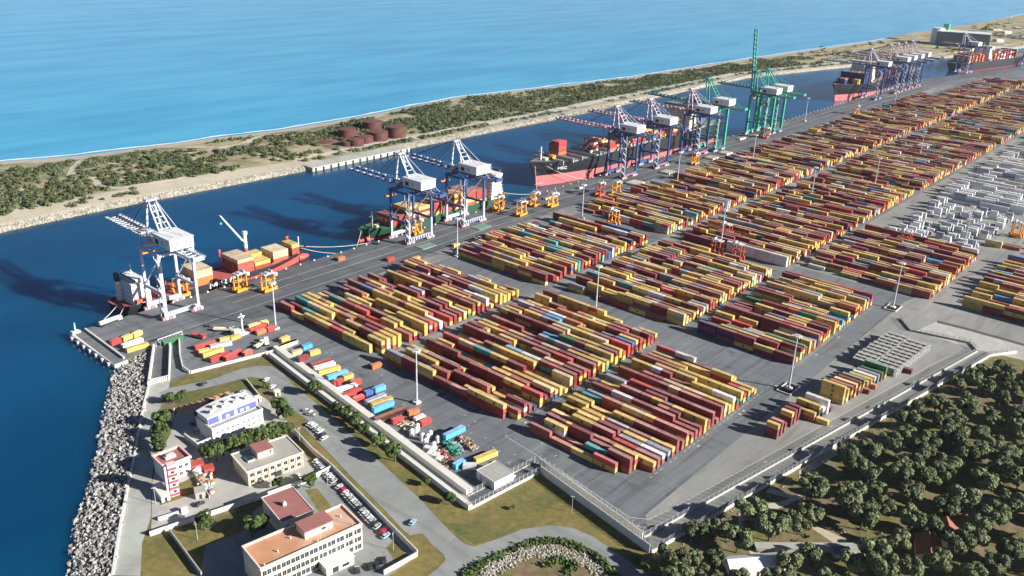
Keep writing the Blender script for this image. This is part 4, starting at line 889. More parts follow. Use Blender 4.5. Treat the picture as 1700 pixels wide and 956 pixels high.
# ------------------------------------------------------------------ lamp masts
def lamp(label, p, h):
    root = empty("lamp_mast", label, "lamp mast", (p.x, p.y, .08), 0, "floodlight masts in the yard")
    b = MB(); b.box(-1.6, -1.6, 0, 1.6, 1.6, 1.1, whitew); b.build("base", root)
    m_ = MB(); m_.cyl((0, 0, 1.1), (0, 0, h), .55, .26, 10, wht_st); m_.build("pole", root)
    hd = MB(); hd.cyl((0, 0, h-.4), (0, 0, h), 1.5, 1.5, 12, steel)
    for k in range(8):
        a = k*math.pi/4; hd.box(1.7*math.cos(a)-.45, 1.7*math.sin(a)-.45, h-.9, 1.7*math.cos(a)+.45, 1.7*math.sin(a)+.45, h-.1, white)
    hd.build("lamp_head", root); return root
LM = [((457, 545), 30, 'lamp mast on the quay corner where the road wall begins'), ((691, 668), 30, 'lamp mast by the red boxes at the road wall, front of the yard'), ((758, 425), 30, 'lamp mast between the first and second quay road blocks'), ((988, 515), 31, 'lamp mast at the cross lane between the two middle front blocks'),
      ((965, 362), 30, 'lamp mast between the second and third quay road blocks'), ((1123, 303), 31, 'lamp mast at the quay road edge below the third blue crane'), ((1308, 645), 32, 'lamp mast on a kerbed island beside the end stacks'), ((1481, 510), 32, 'lamp mast on a kerbed island near the sandy lot'),
      ((1195, 410), 31, 'lamp mast at the left end of the white container wall'), ((1248, 270), 31, 'lamp mast at the quay road edge in front of the green cranes'), ((1335, 200), 31, 'lamp mast at the quay road edge right of the green cranes'), ((1345, 330), 31, 'lamp mast among the middle strip rows, first beyond the white wall'),
      ((1450, 312), 31, 'lamp mast among the middle strip rows, second beyond the white wall'), ((1525, 262), 31, 'lamp mast among far middle strip rows above the white boxes'), ((1484, 172), 31, 'lamp mast at the quay road edge by the distant dark ship'), ((1600, 402), 31, 'lamp mast right of the scattered white boxes'), ((1683, 350), 31, 'lamp mast at the right edge of the view beside white stacks')]
for p, h, lab in LM: lamp(lab, P(*p), h)
for p in ((1308, 645), (1481, 510)):
    c = P(*p); mb = MB()
    for x0, y0, x1, y1 in ((-6.5, -4, 6.5, -3.4), (-6.5, 3.4, 6.5, 4), (-6.5, -3.4, -5.9, 3.4), (5.9, -3.4, 6.5, 3.4)): mb.box(x0, y0, .05, x1, y1, .8, concrete_l)
    for k in range(8): mb.box(-5+k*1.3, -2.6, .05, -4.4+k*1.3, 2.6, .5, dark)
    tag(mb.build("kerbed_island", loc=(c.x, c.y, 0)), "kerbed island with dark barriers round the " + ("lamp mast beside the end stacks" if p[0] == 1308 else "lamp mast near the sandy lot"), "traffic island")

# ------------------------------------------------------------------ rusty tanks on the spit
TK = [((580.5, 243), 11, 6.5, 'rusty tank, smallest, left end of the front row'), ((597, 243), 14, 8.5, 'rusty tank second from the left in the front row'), ((613, 238), 13, 8.5, 'rusty tank between the larger front ones, partly hidden'), ((636, 234), 17, 11, 'large rusty tank in the front row'), ((665, 228), 18, 13, 'largest rusty tank at the right end of the group'),
      ((583, 228), 16, 10, 'rusty tank with a flat sunlit roof behind the smallest one'), ((625, 216), 18, 11, 'rusty tank at the back of the group'), ((546, 238), 14, 2.2, 'low rusty tank base at the far left of the tank group')]
for (x, y), r0, h, lab in TK:
    p = P(x, y, 1); root = empty("storage_tank", lab, "tank", (p.x, p.y+r0*.5, .3), 0, "old rusty tanks on the sand spit")
    b = MB(); rr_ = r0*.62; n = 36
    b.cyl((0, 0, 0), (0, 0, h), rr_, rr_, n, rust, caps=False)
    for k in range(int(h/2.2)): b.cyl((0, 0, 2+k*2.2), (0, 0, 2.18+k*2.2), rr_+.07, rr_+.07, n, rust, caps=False)
    b.build("shell", root)
    t = MB(); t.cyl((0, 0, h), (0, 0, h+.9), rr_+.05, .6, n, rusttop); t.build("roof", root)
    s = MB()
    for k in range(int(h/1.2)): s.box(-.5+rr_*math.cos(-1.9+k*.1), rr_*math.sin(-1.9+k*.1)-.6, k*1.2, .5+rr_*math.cos(-1.9+k*.1), rr_*math.sin(-1.9+k*.1), k*1.2+.15, rust)
    s.build("stair", root)

# ------------------------------------------------------------------ far buildings
def slab_building(name, label, x0, y0, x1, y1, h, wm, rm, rz=0, cat="building", loc=(0, 0, 0), doors=0):
    root = empty(name, label, cat, loc, rz); m_ = MB(); m_.box(x0, y0, 0, x1, y1, h, wm); m_.build("wall", root)
    t = MB(); t.box(x0-.4, y0-.4, h, x1+.4, y1+.4, h+.5, rm); t.build("roof", root)
    for k in range(doors):
        d = MB(); xx = x0+(k+.5)*(x1-x0)/doors; d.box(xx-2, y0-.12, 0, xx+2, y0-.01, h*.6, dark); d.build("door", root)
    return root
fb = P(1594, 78); slab_building("warehouse", "long far shed with white roof and grey wall beyond the channel", -58, 0, 58, 60, 34, mat("blue_grey_wall", (.13, .155, .18), .8, .1, .1), white, R(-77), loc=(fb.x, fb.y, 0))
c = P(1552, 73); root = empty("silo", "far white cylindrical silo left of the long white shed", "silo", (c.x, c.y, 0)); b = MB(); b.cyl((0, 0, 0), (0, 0, 40), 14, 14, 24, white); b.build("shell", root)
c = P(1565, 72); root = empty("tower", "far green and white tower between the silo and the long shed", "tower", (c.x, c.y, 0)); b = MB(); b.box(-6, -6, 0, 6, 6, 34, cream); b.build("wall", root); b = MB(); b.box(-6.4, -6.4, 34, 6.4, 6.4, 48, grn_st); b.build("head", root)
rb = random.Random(8)
FARB = [(1634, 62, 'grey'), (1655, 70, 'white'), (1668, 55, 'white'), (1650, 50, 'tan'), (1680, 62, 'grey'), (1690, 48, 'white'), (1605, 84, 'tan'), (1640, 84, 'white'), (1662, 82, 'white'), (1612, 52, 'tan')]
for i, (x, y, k) in enumerate(FARB):
    c = P(x, y); slab_building("shed", f"small far {k} shed beyond the channel, {ORD[i]} of the scattered ones from the long shed", -rb.uniform(8, 20), -9, rb.uniform(8, 20), 9, rb.uniform(5, 9), {'grey': roofgrey, 'white': whitew, 'tan': beige}[k], {'grey': roofgrey, 'white': white, 'tan': roofgrey}[k], R(rb.uniform(-60, 20)), loc=(c.x, c.y, 0))
# land behind the channel head
sheet("far_shore", [(2400, 800), (2300, 540), (3000, 452), (6000, 215), (16000, -690), (16000, 660), (6000, 780), (3000, 775)], dune, .9)

# ------------------------------------------------------------------ perimeter walls and fences
def wall(name, label, pts, h, t, m, posts=0, ph=0.0, pm=None, z=0.0, cat="wall", wire=True):
    root = empty(name, label, cat)
    l, r_ = offs(pts, t/2), offs(pts, -t/2); mb = MB()
    mb.prism([tuple(p) for p in r_]+[tuple(p) for p in l][::-1], z, z+h, m); mb.build("wall_body", root)
    if posts:
        wr = MB(); mb = MB(); mb.beam((0, 0, 0), (0, 0, ph), .2, .2, pm or steel); mb.beam((0, 0, ph), (.35, -.3, ph+.5), .14, .14, pm or steel); src_ = None
        for a, b in zip(pts, pts[1:]):
            a, b = Vector(a[:2]), Vector(b[:2]); k = max(1, int((b-a).length/posts)); prev = None
            for i in range(k+1):
                p = a.lerp(b, i/k)
                if src_ is None: src_ = mb.build("post", root, (p.x, p.y, z+h))
                elif i or a == Vector(pts[0][:2]): o2 = src_.copy(); COL.objects.link(o2); o2.location = (p.x, p.y, z+h); o2.parent = root
            nl = int(ph/.35)
            if wire:
                for q in range(nl+1): wr.beam((a.x, a.y, z+h+.1+q*(ph-.15)/nl), (b.x, b.y, z+h+.1+q*(ph-.15)/nl), .05, .05, mesh_m)
        if wire: wr.build("fence_mesh", root)
    return root
px2 = lambda *q: [tuple(P(x, y)[:2]) for x, y in q]
wall("road_wall", "outer broad topped white wall along the access road, next to the trees", [(236.3, 379.3), (214.3, 203.0)], 2.5, 2.0, whitew)
wall("road_wall", "inner white concrete wall behind the parked containers", [(243.4, 384), (221.9, 211)], 2.5, 3.4, whitew)
sheet("patrol_strip", [(237, 379), (242, 384), (220.6, 211), (215, 203.4)], concrete_l, .045)
sheet("patrol_strip", [(242.9, 384), (248, 384), (226, 211), (221.3, 211)], concrete_l, .045)
wall("corner_fence", "outer white based fence beside the flat roofed warehouse", [(214.3, 203), (254.3, 198.8)], 1.3, .4, whitew, 2.5, 2.4)
wall("corner_fence", "inner fence directly behind the flat roofed warehouse", [(220, 210), (259.4, 206)], .5, .3, concrete_l, 2.5, 2.6)
wall("perimeter_wall", "tall outer white wall along the grass triangle", [(254.6, 198.5), (242.9, 133.6)], 4.0, .5, whitew, 3, 1.2)
wall("perimeter_wall", "inner white wall with wire beside the yard corner", [(259.7, 203.3), (248.6, 140.6)], 3.2, .5, whitew, 3, 1.4)
wall("perimeter_fence", "long outer white based fence along the olive wood", [(243.2, 133), (530.8, 83.2), (547.5, 73.0)], 1.5, .5, whitew, 3.3, 2.2)
wall("perimeter_fence", "long inner fence between patrol road and gutter", [(249, 140.2), (532, 90.6), (540.5, 97)], 1.0, .4, concrete_l, 3.3, 2.2)
wall("lot_fence", "fence along the left side of the sandy lot", [(541, 97), (533.5, 130), (548, 141)], 1.0, .4, concrete_l, 3, 1.8)
wall("low_wall", "low concrete wall between the pier yard and the grass verge", px2((316, 619), (453, 584)), 1.6, .5, whitew, 4, .5, wire=False)
wall("slipway_wall", "left white wall of the slipway beside the armour rocks", px2((255, 575), (246, 640)), 2.2, 1.0, whitew)
wall("slipway_wall", "middle white wall of the slipway", px2((282, 573), (280, 631)), 2.2, .7, whitew)
wall("slipway_wall", "right curved wall of the slipway beside red boxes", px2((297, 566), (298, 590), (303, 612), (314, 619)), 2.0, .6, whitew)
g0 = P(250, 637); g1 = P(280, 630); mb = MB()
for i in range(9):
    p = g0.lerp(g1, i/8); mb.beam((p.x, p.y, 0), (p.x, p.y, 3), .25, .25, white)
for z in (.4, 1.2, 2.0, 2.9): mb.beam((g0.x, g0.y, z), (g1.x, g1.y, z), .25, .25, white)
tag(mb.build("slipway_gate"), "white barred gate across the lower end of the slipway", "gate")
g0 = P(262, 572); g1 = P(302, 558); mb = MB()
for i in range(7):
    p = g0.lerp(g1, i/6); mb.beam((p.x, p.y, 0), (p.x, p.y, 3.6), .35, .35, steel); mb.beam((p.x-2, p.y-1.5, 0), (p.x-2, p.y-1.5, 3.0), .3, .3, steel)
mb.beam((g0.x, g0.y, 3.6), (g1.x, g1.y, 3.6), .5, .5, steel); mb.beam((g0.x, g0.y, 1.8), (g1.x, g1.y, 1.8), .3, .3, steel)
tag(mb.build("slipway_gantry"), "grey metal gantry at the head of the slipway by the green container", "gantry")
wall("parapet", "white parapet along the end of the pier", [(180.5, 482.5), (179, 432)], 1.3, .9, whitew)
# pier details
mb = MB(); mb.box(172.2, 428.9, -2.4, 179.6, 484.8, -.05, whitew)
for i in range(7): mb.box(170.6, 433+i*7.5, -6, 172.19, 435+i*7.5, -.4, whitew)
tag(mb.build("pier_edge"), "pale concrete ledge with fender blocks at the pier end", "pier")
root = empty("harbour_light", "small pale green harbour light on the outer pier corner", "beacon", (175, 482.6, .05)); b = MB(); b.box(-2.2, -1.6, 0, 2.2, 1.6, 1.2, whitew); b.build("base", root); b = MB(); b.cyl((0, 0, 1.2), (0, 0, 5.5), .55, .45, 10, mat("pale_green_paint", (.35, .62, .52), .5, .1, 1)); b.cyl((0, 0, 5.5), (0, 0, 6.4), .7, .5, 10, scrapg); b.build("lantern", root)
mb = MB(); mb.box(-.6, -.5, 0, .6, .5, .5, cream); mb.cyl((0, 0, .5), (0, 0, .95), .28, .4, 8, cream); bo = mb.build("bollard"); xx = 236.0; first = True
while xx < 1690:
    o = bo if first else bo.copy()
    if not first: COL.objects.link(o)
    first = False; o.location = (xx, 484.0 if xx < 1400 else 481.2, .05); tag(o, "pale bollard in the long line along the quay edge", "bollard", "bollards along the quay edge"); xx += 12

# ------------------------------------------------------------------ buildings near the camera
class Frame:
    "local frame: origin at front-left, u along the front, v to the back"
    def __init__(s, p0, p1): s.o = Vector(p0[:2]); d = Vector(p1[:2])-s.o; s.w = d.length; s.a = math.atan2(d.y, d.x)
def windows(root, face, x0, x1, zs, n, w_, h_, y=0.0, frame=True, fm=None, sillm=None):
    "n windows per storey on the front (y=const) face"
    for z in zs:
        for i in range(n):
            cx_ = x0+(i+.5)*(x1-x0)/n; f = MB(); f.box(cx_-w_/2-.12, y-.10, z-.12, cx_+w_/2+.12, y-.005, z+h_+.12, fm or whitew); fo = f.build("window", root)
            p = MB(); p.box(cx_-w_/2, y-.16, z, cx_-.05, y-.105, z+h_, glass); p.box(cx_+.05, y-.16, z, cx_+w_/2, y-.105, z+h_, glass); p.build("pane", fo)
def parapet_roof(root, x0, y0, x1, y1, z, rm, wm, h=.7, t=.4, name="roof"):
    r_ = MB(); r_.box(x0+t, y0+t, z, x1-t, y1-t, z+.12, rm); ro = r_.build(name, root)
    p = MB(); p.box(x0, y0, z, x1, y0+t, z+h, wm); p.box(x0, y1-t, z, x1, y1, z+h, wm); p.box(x0, y0+t, z, x0+t, y1-t, z+h, wm); p.box(x1-t, y0+t, z, x1, y1-t, z+h, wm); p.build("parapet", ro)
# B3: long three storey office with orange roof
f = Frame((127.5, 222.3), (168, 216.2)); L, D, Hh = f.w, 15.0, 11.2
root = empty("office_building", "long three storey pink cream office with orange flat roof and entrance porch", "building", (f.o.x, f.o.y, .05), f.a)
b = MB(); b.box(0, 0, 0, L, D, Hh, cream)
for k in range(12): x = k*L/11.0; b.box(min(x, L-.3)-.0, -.18, 0, min(x, L-.3)+.3, -.003, Hh, cream)
for z in (3.6, 7.3): b.box(0, -.14, z, L, -.003, z+.3, cream)
b.build("wall", root)
pinkc = mat("pink_coping", (.72, .55, .47), .8, .08, .3)
parapet_roof(root, -.3, -.3, L+.3, D+.3, Hh, roofor, pinkc, .9, .6)
windows(root, 0, .4, L-.4, (.9, 4.4, 8.1), 22, 1.5, 2.1)
pt = MB(); pt.box(20, 5.2, Hh+.13, 31.5, 12, Hh+3.2, cream); po = pt.build("penthouse", root); q = MB(); q.box(19.6, 4.8, Hh+3.2, 31.9, 12.4, Hh+3.7, roofred); q.build("roof", po); q = MB(); q.box(27, 5.08, Hh+1.2, 28.6, 5.19, Hh+2.2, glass); q.build("window", po)
pc = MB(); pc.box(22.5, -5.5, 0, 34, -.2, 3.4, cream); pco = pc.build("porch", root); q = MB(); q.box(22.2, -5.8, 3.4, 34.3, -.2, 3.75, whitew); q.build("roof", pco); q = MB(); q.box(25, -5.58, .2, 27.5, -5.51, 2.6, glass); q.box(29, -5.58, .9, 32, -5.51, 2.2, glass); q.build("window", pco)
v = MB()
for i in range(6): v.cyl((2+i*7, 1+(i % 3)*4, Hh+.12), (2+i*7, 1+(i % 3)*4, Hh+1.1), .25, .25, 8, whitew)
v.beam((24, 1, Hh+.1), (24, 1, Hh+4), .12, .12, steel); v.beam((38, 2, Hh+.1), (38, 2, Hh+3.2), .12, .12, steel); v.build("vent", root)
# B4: annex with purple red roof
f = Frame((150.3, 242.6), (163, 240.2)); L, D, Hh = f.w, 19.2, 8.0
root = empty("annex_building", "square annex with dark red flat roof behind the long office", "building", (f.o.x, f.o.y, .05), f.a)
b = MB(); b.box(0, 0, 0, L, D, Hh, cream); b.build("wall", root); parapet_roof(root, -.4, -.4, L+.4, D+.4, Hh, roofred, whitew, .35, .35)
windows(root, 0, .6, L-.6, (1.0, 4.6), 4, 1.4, 1.5)
v = MB(); v.box(4.5, 9, Hh+.13, 6, 10.4, Hh+1.6, steel); v.cyl((5.2, 9.7, Hh+1.6), (5.2, 9.7, Hh+2.2), .4, .4, 8, steel); v.build("vent", root)
lk = MB(); lk.box(3, -3.4, 0, 9.5, -.02, 6.0, whitew); lk.build("link_passage", root)
# B2: beige two storey building
f = Frame((160.4, 282.5), (185.4, 278.2)); L, D, Hh = f.w, 16.0, 7.2
root = empty("beige_building", "beige two storey building with grey flat roof and red roof box, by the car park", "building", (f.o.x, f.o.y, .05), f.a)
b = MB(); b.box(0, 0, 0, L, D, Hh, beige)
for k in range(9): x = k*(L-.4)/8; b.box(x, -.35, 0, x+.4, -.003, Hh-.4, beige)
b.build("wall", root); parapet_roof(root, -.7, -.7, L+.5, D+.5, Hh, roofgrey, cream, .5, .6)
windows(root, 0, .4, L-.4, (.9, 4.2), 8, 1.7, 1.7, fm=cream)
pt = MB(); pt.box(7.5, 6.2, Hh+.13, 14.5, 13.5, Hh+3.2, beige); po = pt.build("roof_box", root); q = MB(); q.box(7.1, 5.8, Hh+3.2, 14.9, 13.9, Hh+3.6, roofred); q.build("roof", po); q = MB(); q.box(13, 6.08, Hh+1.6, 13.8, 6.19, Hh+2.5, dark); q.build("window", po)
q = MB(); q.box(3, 6, Hh+.13, 6.2, 10.5, Hh+1.0, steel); q.box(3.2, 6.2, Hh+1.0, 6.0, 10.3, Hh+1.1, glass); q.build("skylight", root)
q = MB(); q.box(12, -.5, .1, 15, -.36, 2.6, dark); q.build("door", root)
# B1: white building with blue upper facade
f = Frame((168, 323), (194.3, 322.3)); L, D, Hh = f.w, 14.5, 6.6
root = empty("white_building", "white two storey building with blue upper facade and curved white roof", "building", (f.o.x, f.o.y, .05), f.a)
b = MB(); b.box(0, 0, 0, L, D, Hh, white); b.build("wall", root); parapet_roof(root, -.2, -.2, L+.2, D+.2, Hh, roofgrey, white, 1.0, .5)
q = MB(); q.box(.6, 4.2, Hh+.14, L-.6, D-.5, Hh+4.0, white); up = q.build("upper_storey", root)
q = MB()
for x0, x1 in ((.8, 6), (7.6, 14), (15.6, L-.8)): q.box(x0, 4.05, Hh+.5, x1, 4.19, Hh+3.8, bluep)
q.build("blue_facade", up)
q = MB()
for x0, x1 in ((9.5, 11.2), (17, 18.6), (20, 21.6)): q.box(x0, 3.96, Hh+1.2, x1, 4.04, Hh+2.6, white)
q.build("window", up)
q = MB(); n = 12
for k in range(n):
    a0, a1 = k/n, (k+1)/n; z0, z1 = Hh+4.0+1.5*math.sin(math.pi*a0), Hh+4.0+1.5*math.sin(math.pi*a1)
    q.hexa([(.2+a0*(L-.4), 4.0, z0), (.2+a1*(L-.4), 4.0, z1), (.2+a1*(L-.4), D, z1), (.2+a0*(L-.4), D, z0), (.2+a0*(L-.4), 4.0, z0+.3), (.2+a1*(L-.4), 4.0, z1+.3), (.2+a1*(L-.4), D, z1+.3), (.2+a0*(L-.4), D, z0+.3)], white)
q.build("roof", up)
q = MB()
for i in range(7): q.box(3+i*3, 6+(i % 2)*3, Hh+5.4, 4.6+i*3, 7.2+(i % 2)*3, Hh+6.8, steel)
q.build("vent", up)
windows(root, 0, 1, L-1, (1.2, 4.0), 9, .9, .9, fm=white)
q = MB(); q.box(-7.5, 1, 0, -6.9, 13, 2.6, whitew); q.box(-6.9, 1, 0, -.02, 1.6, 2.6, whitew); q.build("yard_wall", root)
# fire station block with the red and white drill tower
f = Frame((137.6, 309.7), (149, 308.9)); L, D, Hh = f.w, 10.5, 7.5
root = empty("station_building", "small white and pink building with red flat roof by the coast road", "building", (f.o.x, f.o.y, .05), f.a)
b = MB(); b.box(0, 0, 0, L, D, Hh, whitew); b.build("wall", root); parapet_roof(root, -.6, -.6, L+.6, D+.6, Hh, roofred, mat("pink_render", (.66, .42, .40), .8, .1, .4), 1.2, .7)
windows(root, 0, .5, L-.5, (1.0, 4.4), 4, 1.4, 1.3); q = MB(); q.box(3, 4.5, Hh+.13, 7.5, 7.5, Hh+1.3, whitew); q.box(3.6, 5, Hh+1.3, 4.8, 6.5, Hh+2.2, steel); q.build("vent", root)
t0 = P(289, 819)
root = empty("drill_tower", "narrow red and white banded drill tower with outside stairs", "tower", (t0.x, t0.y, .05), R(-14)); pr = mat("pale_pink_wall", (.68, .50, .50), .8, .1, .4); rr_ = mat("red_band", (.60, .07, .10), .7, .1, .4)
b = MB(); b.box(-1.7, -1.7, 0, 1.7, 1.7, 15, pr); b.build("wall", root)
for k in range(5): q = MB(); q.box(-1.85, -1.85, .4+k*3.1, 1.85, 1.85, 1.5+k*3.1, rr_); q.build("band", root)
for k in range(4): q = MB(); q.box(-.6, -1.78, 1.9+k*3.1, .7, -1.705, 3.0+k*3.1, dark); q.build("opening", root)
q = MB(); q.beam((-2.6, -1.2, 0), (-2.6, -1.2, 15), 1.0, .3, steel); q.beam((-2.6, 1.2, 0), (-2.6, 1.2, 15), 1.0, .3, steel)
for k in range(8): q.box(-3.1, -1.2, .3+k*1.9, -2.1, 1.2, .45+k*1.9, steel)
q.build("ladder", root)
def hut(name, label, p, L, D, h, wm, rm, rz, cat="hut", gable=False):
    root = empty(name, label, cat, (p[0], p[1], .05), rz); b = MB(); b.box(-L/2, -D/2, 0, L/2, D/2, h, wm); b.build("wall", root); t = MB()
    if gable:
        for sy in (-1, 1): t.hexa([(-L/2-.4, sy*(D/2+.4), h), (L/2+.4, sy*(D/2+.4), h), (L/2+.4, 0, h+D*.28), (-L/2-.4, 0, h+D*.28), (-L/2-.4, sy*(D/2+.4), h+.2), (L/2+.4, sy*(D/2+.4), h+.2), (L/2+.4, 0, h+D*.28+.2), (-L/2-.4, 0, h+D*.28+.2)], rm)
        t.hexa([(-L/2, -D/2, h), (-L/2+.1, -D/2, h), (-L/2+.1, D/2, h), (-L/2, D/2, h), (-L/2, -.05, h+D*.26), (-L/2+.1, -.05, h+D*.26), (-L/2+.1, .05, h+D*.26), (-L/2, .05, h+D*.26)], wm)
    else: t.box(-L/2-.25, -D/2-.25, h, L/2+.25, D/2+.25, h+.25, rm)
    t.build("roof", root); d = MB(); d.box(-.5, -D/2-.08, .05, .5, -D/2-.01, min(2.1, h-.3), dark); d.build("door", root); return root
p = P(268, 822); hut("hut", "long white hut beside the drill tower on the coast road side", p, 3.6, 10, 3.2, whitew, whitew, R(-8))
p = P(332, 822); hut("hut", "grey box hut at the foot of the drill tower lawn", p, 4, 4.4, 3, roofgrey, roofgrey, R(-25))
p = P(327, 777); hut("hut", "red roofed hut of the small training yard, left one", p, 5, 4, 3, scrapr, scrapr, R(-20)); p = P(346, 783); hut("hut", "red roofed hut of the small training yard, right one", p, 4, 4, 2.6, scrapr, scrapr, R(-20)); p = P(331, 784); hut("hut", "white roofed low hut between the two red ones", p, 5, 3, 2.2, whitew, white, R(25))
rq = random.Random(12); mb = MB()
for i in range(60):
    q = P(rq.uniform(328, 352), rq.uniform(788, 818)); s = rq.uniform(.3, 1.1); mb.box(q.x-s, q.y-s*.6, .05, q.x+s, q.y+s*.6, .4+rq.random()*1.2, rq.choice((whitew, scrapb, beige, bluep, steel, skyb) if i > 40 else (whitew, scrapb, beige, scrapr, steel)))
tag(mb.build("scrap_heap"), "jumble of discarded equipment with a blue heap behind the lawn wall", "scrap", kind='stuff')
# warehouse with flat roof in the yard corner
f = Frame((231, 204.9), (242.2, 203.7)); root = empty("flat_roof_warehouse", "white flat roofed warehouse in the yard corner inside the fence", "building", (f.o.x, f.o.y, .05), f.a)
b = MB(); b.box(0, 0, 0, f.w, 11.8, 4.0, white); b.build("wall", root); parapet_roof(root, -.15, -.15, f.w+.15, 11.95, 4.0, roofgrey, whitew, .25, .25)
for x, nm in ((-.08, "door"),): 
    for y0 in (2.0, 8.0): q = MB(); q.box(-.1, y0, .05, -.01, y0+1.6, 2.8, steel); q.build(nm, root)
p0, p1 = P(820, 768, 0), P(852, 791, 0)
for i in range(6):
    q = p0.lerp(p1, i/5); mb = MB(); mb.prism([(q.x-.9, q.y-.5), (q.x+.9, q.y-.5), (q.x+.7, q.y+.5), (q.x-.7, q.y+.5)], .05, 1.0, white)
    tag(mb.build("concrete_block"), "white concrete block in the row behind the warehouse" , "block", "white concrete blocks behind the warehouse")
# compounds: dividing walls
wall("car_park_wall", "dark shaded wall along the row of parked cars", px2((487, 717), (518, 750), (552, 779), (692, 921)), 2.6, .4, whitew)
wall("car_park_wall", "white wall closing the car park towards the bottom edge", px2((691.6, 922), (636, 953)), 2.0, .5, whitew)
wall("compound_wall", "long white topped wall between the beige building and the long office", px2((248, 889), (340, 858), (424, 830), (505, 801), (552, 777)), 2.2, .4, whitew)
wall("compound_wall", "dark wall running down the dry grass at the bottom edge", px2((281, 884), (334, 956)), 2.2, .5, roofgrey)
wall("lawn_wall", "dark low wall beside the drill tower lawn", px2((318, 783), (347, 827)), 1.8, .4, roofgrey)
wall("garden_wall", "low pale wall at the right of the pink paving", px2((408, 631), (433, 662)), 1.5, .4, cream, cat="wall")
wall("garden_wall", "low pale wall left of the white building beside two trees", px2((289, 680), (284, 700)), 1.5, .4, whitew)
wall("coast_parapet", "pale parapet between the coast road and armour rocks", [tuple(p[:2]) for p in PL([(245, 643), (236, 681), (228, 720), (222, 761), (213, 799), (198, 877), (186, 954)])], .9, .9, whitew)
for i in range(9):
    a = P(300+i*9.2, 676-i*2.9); mb = MB(); mb.box(a.x-.2, a.y-1.8, .04, a.x+.2, a.y+1.6, .5, brick); tag(mb.build("parking_divider"), "low pink divider on the paved strip above the white building", "divider", "pink dividers of the paved strip")
g0 = P(262, 864); root = empty("entrance_gate", "white gate arch and post on the lane to the coast road", "gate", (g0.x, g0.y, .05), R(-15)); q = MB(); q.box(0, 0, 0, 8, .8, 1.4, white); q.build("bar", root); q = MB(); q.box(9, -.5, 0, 11.5, 1, 2.5, white); q.build("post", root)
for p, lab in (((427, 665), 'small cream kiosk left one of a gateway pair right of the white building'), ((459, 655), 'small cream kiosk right one of a gateway pair right of the white building')):
    q = P(*p); hut("kiosk", lab, q, 2.6, 2.2, 2.6, cream, cream, R(-10), "kiosk")
# woodland buildings
wq = lambda x, y, z=0: P(*crop(1100, 700, .353, [(x, y)])[0], z)
p = wq(425, 690); hut("shed", "white roofed shed at the bottom edge left of the olive wood", p, 22, 8, 3.2, whitew, white, R(-40), "shed", True)
p = wq(1240, 620); hut("house", "brown tiled house among the olive trees, lower one", p, 13, 9, 3.4, beige, tile, R(20), "house", True)
p = wq(1330, 545); hut("house", "brown tiled house among the olive trees, middle one", p, 13, 9, 3.4, beige, tile, R(25), "house", True)
p = wq(1410, 505); hut("house", "small brown tiled outbuilding among the olive trees, upper one", p, 8, 6, 3, beige, tile, R(25), "house", True)
p = wq(690, 600); hut("shed", "long grey strip roofed shed on the dirt lane in the wood", p, 44, 3.4, 1.8, roofgrey, roofgrey, R(-47), "shed")
p = wq(835, 625); hut("shed", "dark blue roofed shelter beside the dirt lane", p, 7, 4, 2.2, roofgrey, mat("blue_sheet_roof", (.08, .12, .20), .6, .1, .5), R(-45), "shed")

# ------------------------------------------------------------------ scrap yard by the road wall
sy = lambda x, y, z=0: P(*crop(640, 680, .1465, [(x, y)])[0], z)
for i, (x, y) in enumerate(((290, 290), (345, 270), (355, 230), (445, 400), (470, 350), (410, 340), (585, 370), (500, 310), (540, 440))):
    p = sy(x, y); root = empty("white_tank", f"white upright tank, {ORD[i]} from the wall end of the scrap yard row", "tank", (p.x, p.y, .05), 0, "white tanks in the scrap yard"); b = MB(); b.cyl((0, 0, 0), (0, 0, 3.6), 1.1, 1.1, 16, white); b.cyl((0, 0, 3.6), (0, 0, 4.0), 1.1, .3, 16, white); b.build("shell", root); b = MB(); b.cyl((.6, -1.0, 0), (.6, -1.0, 3.4), .12, .12, 6, steel); b.build("pipe", root)
for i, (x, y) in enumerate(((470, 450), (530, 470), (500, 520), (560, 540), (600, 580))):
    p = sy(x, y); mb = MB(); mb.box(-2, -1.4, 0, 2, 1.4, 2.0, steel); mb.box(-1.8, -1.2, 2.0, 1.8, 1.2, 2.3, white); tag(mb.build("skip", loc=(p.x, p.y, .05), rz=R(20)), f"grey waste skip beside the wall in the scrap yard, {ORD[i]} from the top", "skip", "grey skips in the scrap yard")
rq = random.Random(21)
def heap(label, q, mats_, n, hmax, lng):
    mb = MB()
    xs_ = [a for a, b in q]; ys_ = [b for a, b in q]
    for i in range(n):
        u, v_ = rq.random(), rq.random(); a = Vector(q[0]).lerp(Vector(q[1]), u); b = Vector(q[3]).lerp(Vector(q[2]), u); c = a.lerp(b, v_); p = sy(c.x, c.y)
        z = rq.uniform(.1, hmax); t = rq.uniform(-.5, .5)+(0 if rq.random() < .6 else 1.57); ln = rq.uniform(.5, 1)*lng
        mb.beam((p.x-math.cos(t)*ln/2, p.y-math.sin(t)*ln/2, z), (p.x+math.cos(t)*ln/2, p.y+math.sin(t)*ln/2, z+rq.uniform(-.05, .4)), rq.uniform(.15, .5), rq.uniform(.12, .4), rq.choice(mats_))
    tag(mb.build("scrap_heap"), label, "scrap", kind='stuff')
heap("heap of green metal frames in the scrap yard", [(610, 330), (700, 330), (830, 520), (740, 530)], [scrapg, scrapg, grn_st, dark], 120, 1.8, 4)
heap("pale green metal sheets beside the green frames", [(740, 380), (800, 370), (900, 470), (820, 500)], [scrapg, steel], 40, .6, 3)
heap("row of brown timber and machine parts along the lane", [(830, 330), (900, 320), (1050, 430), (960, 470)], [scrapb, scrapb, rust, cream], 130, 1.4, 3)
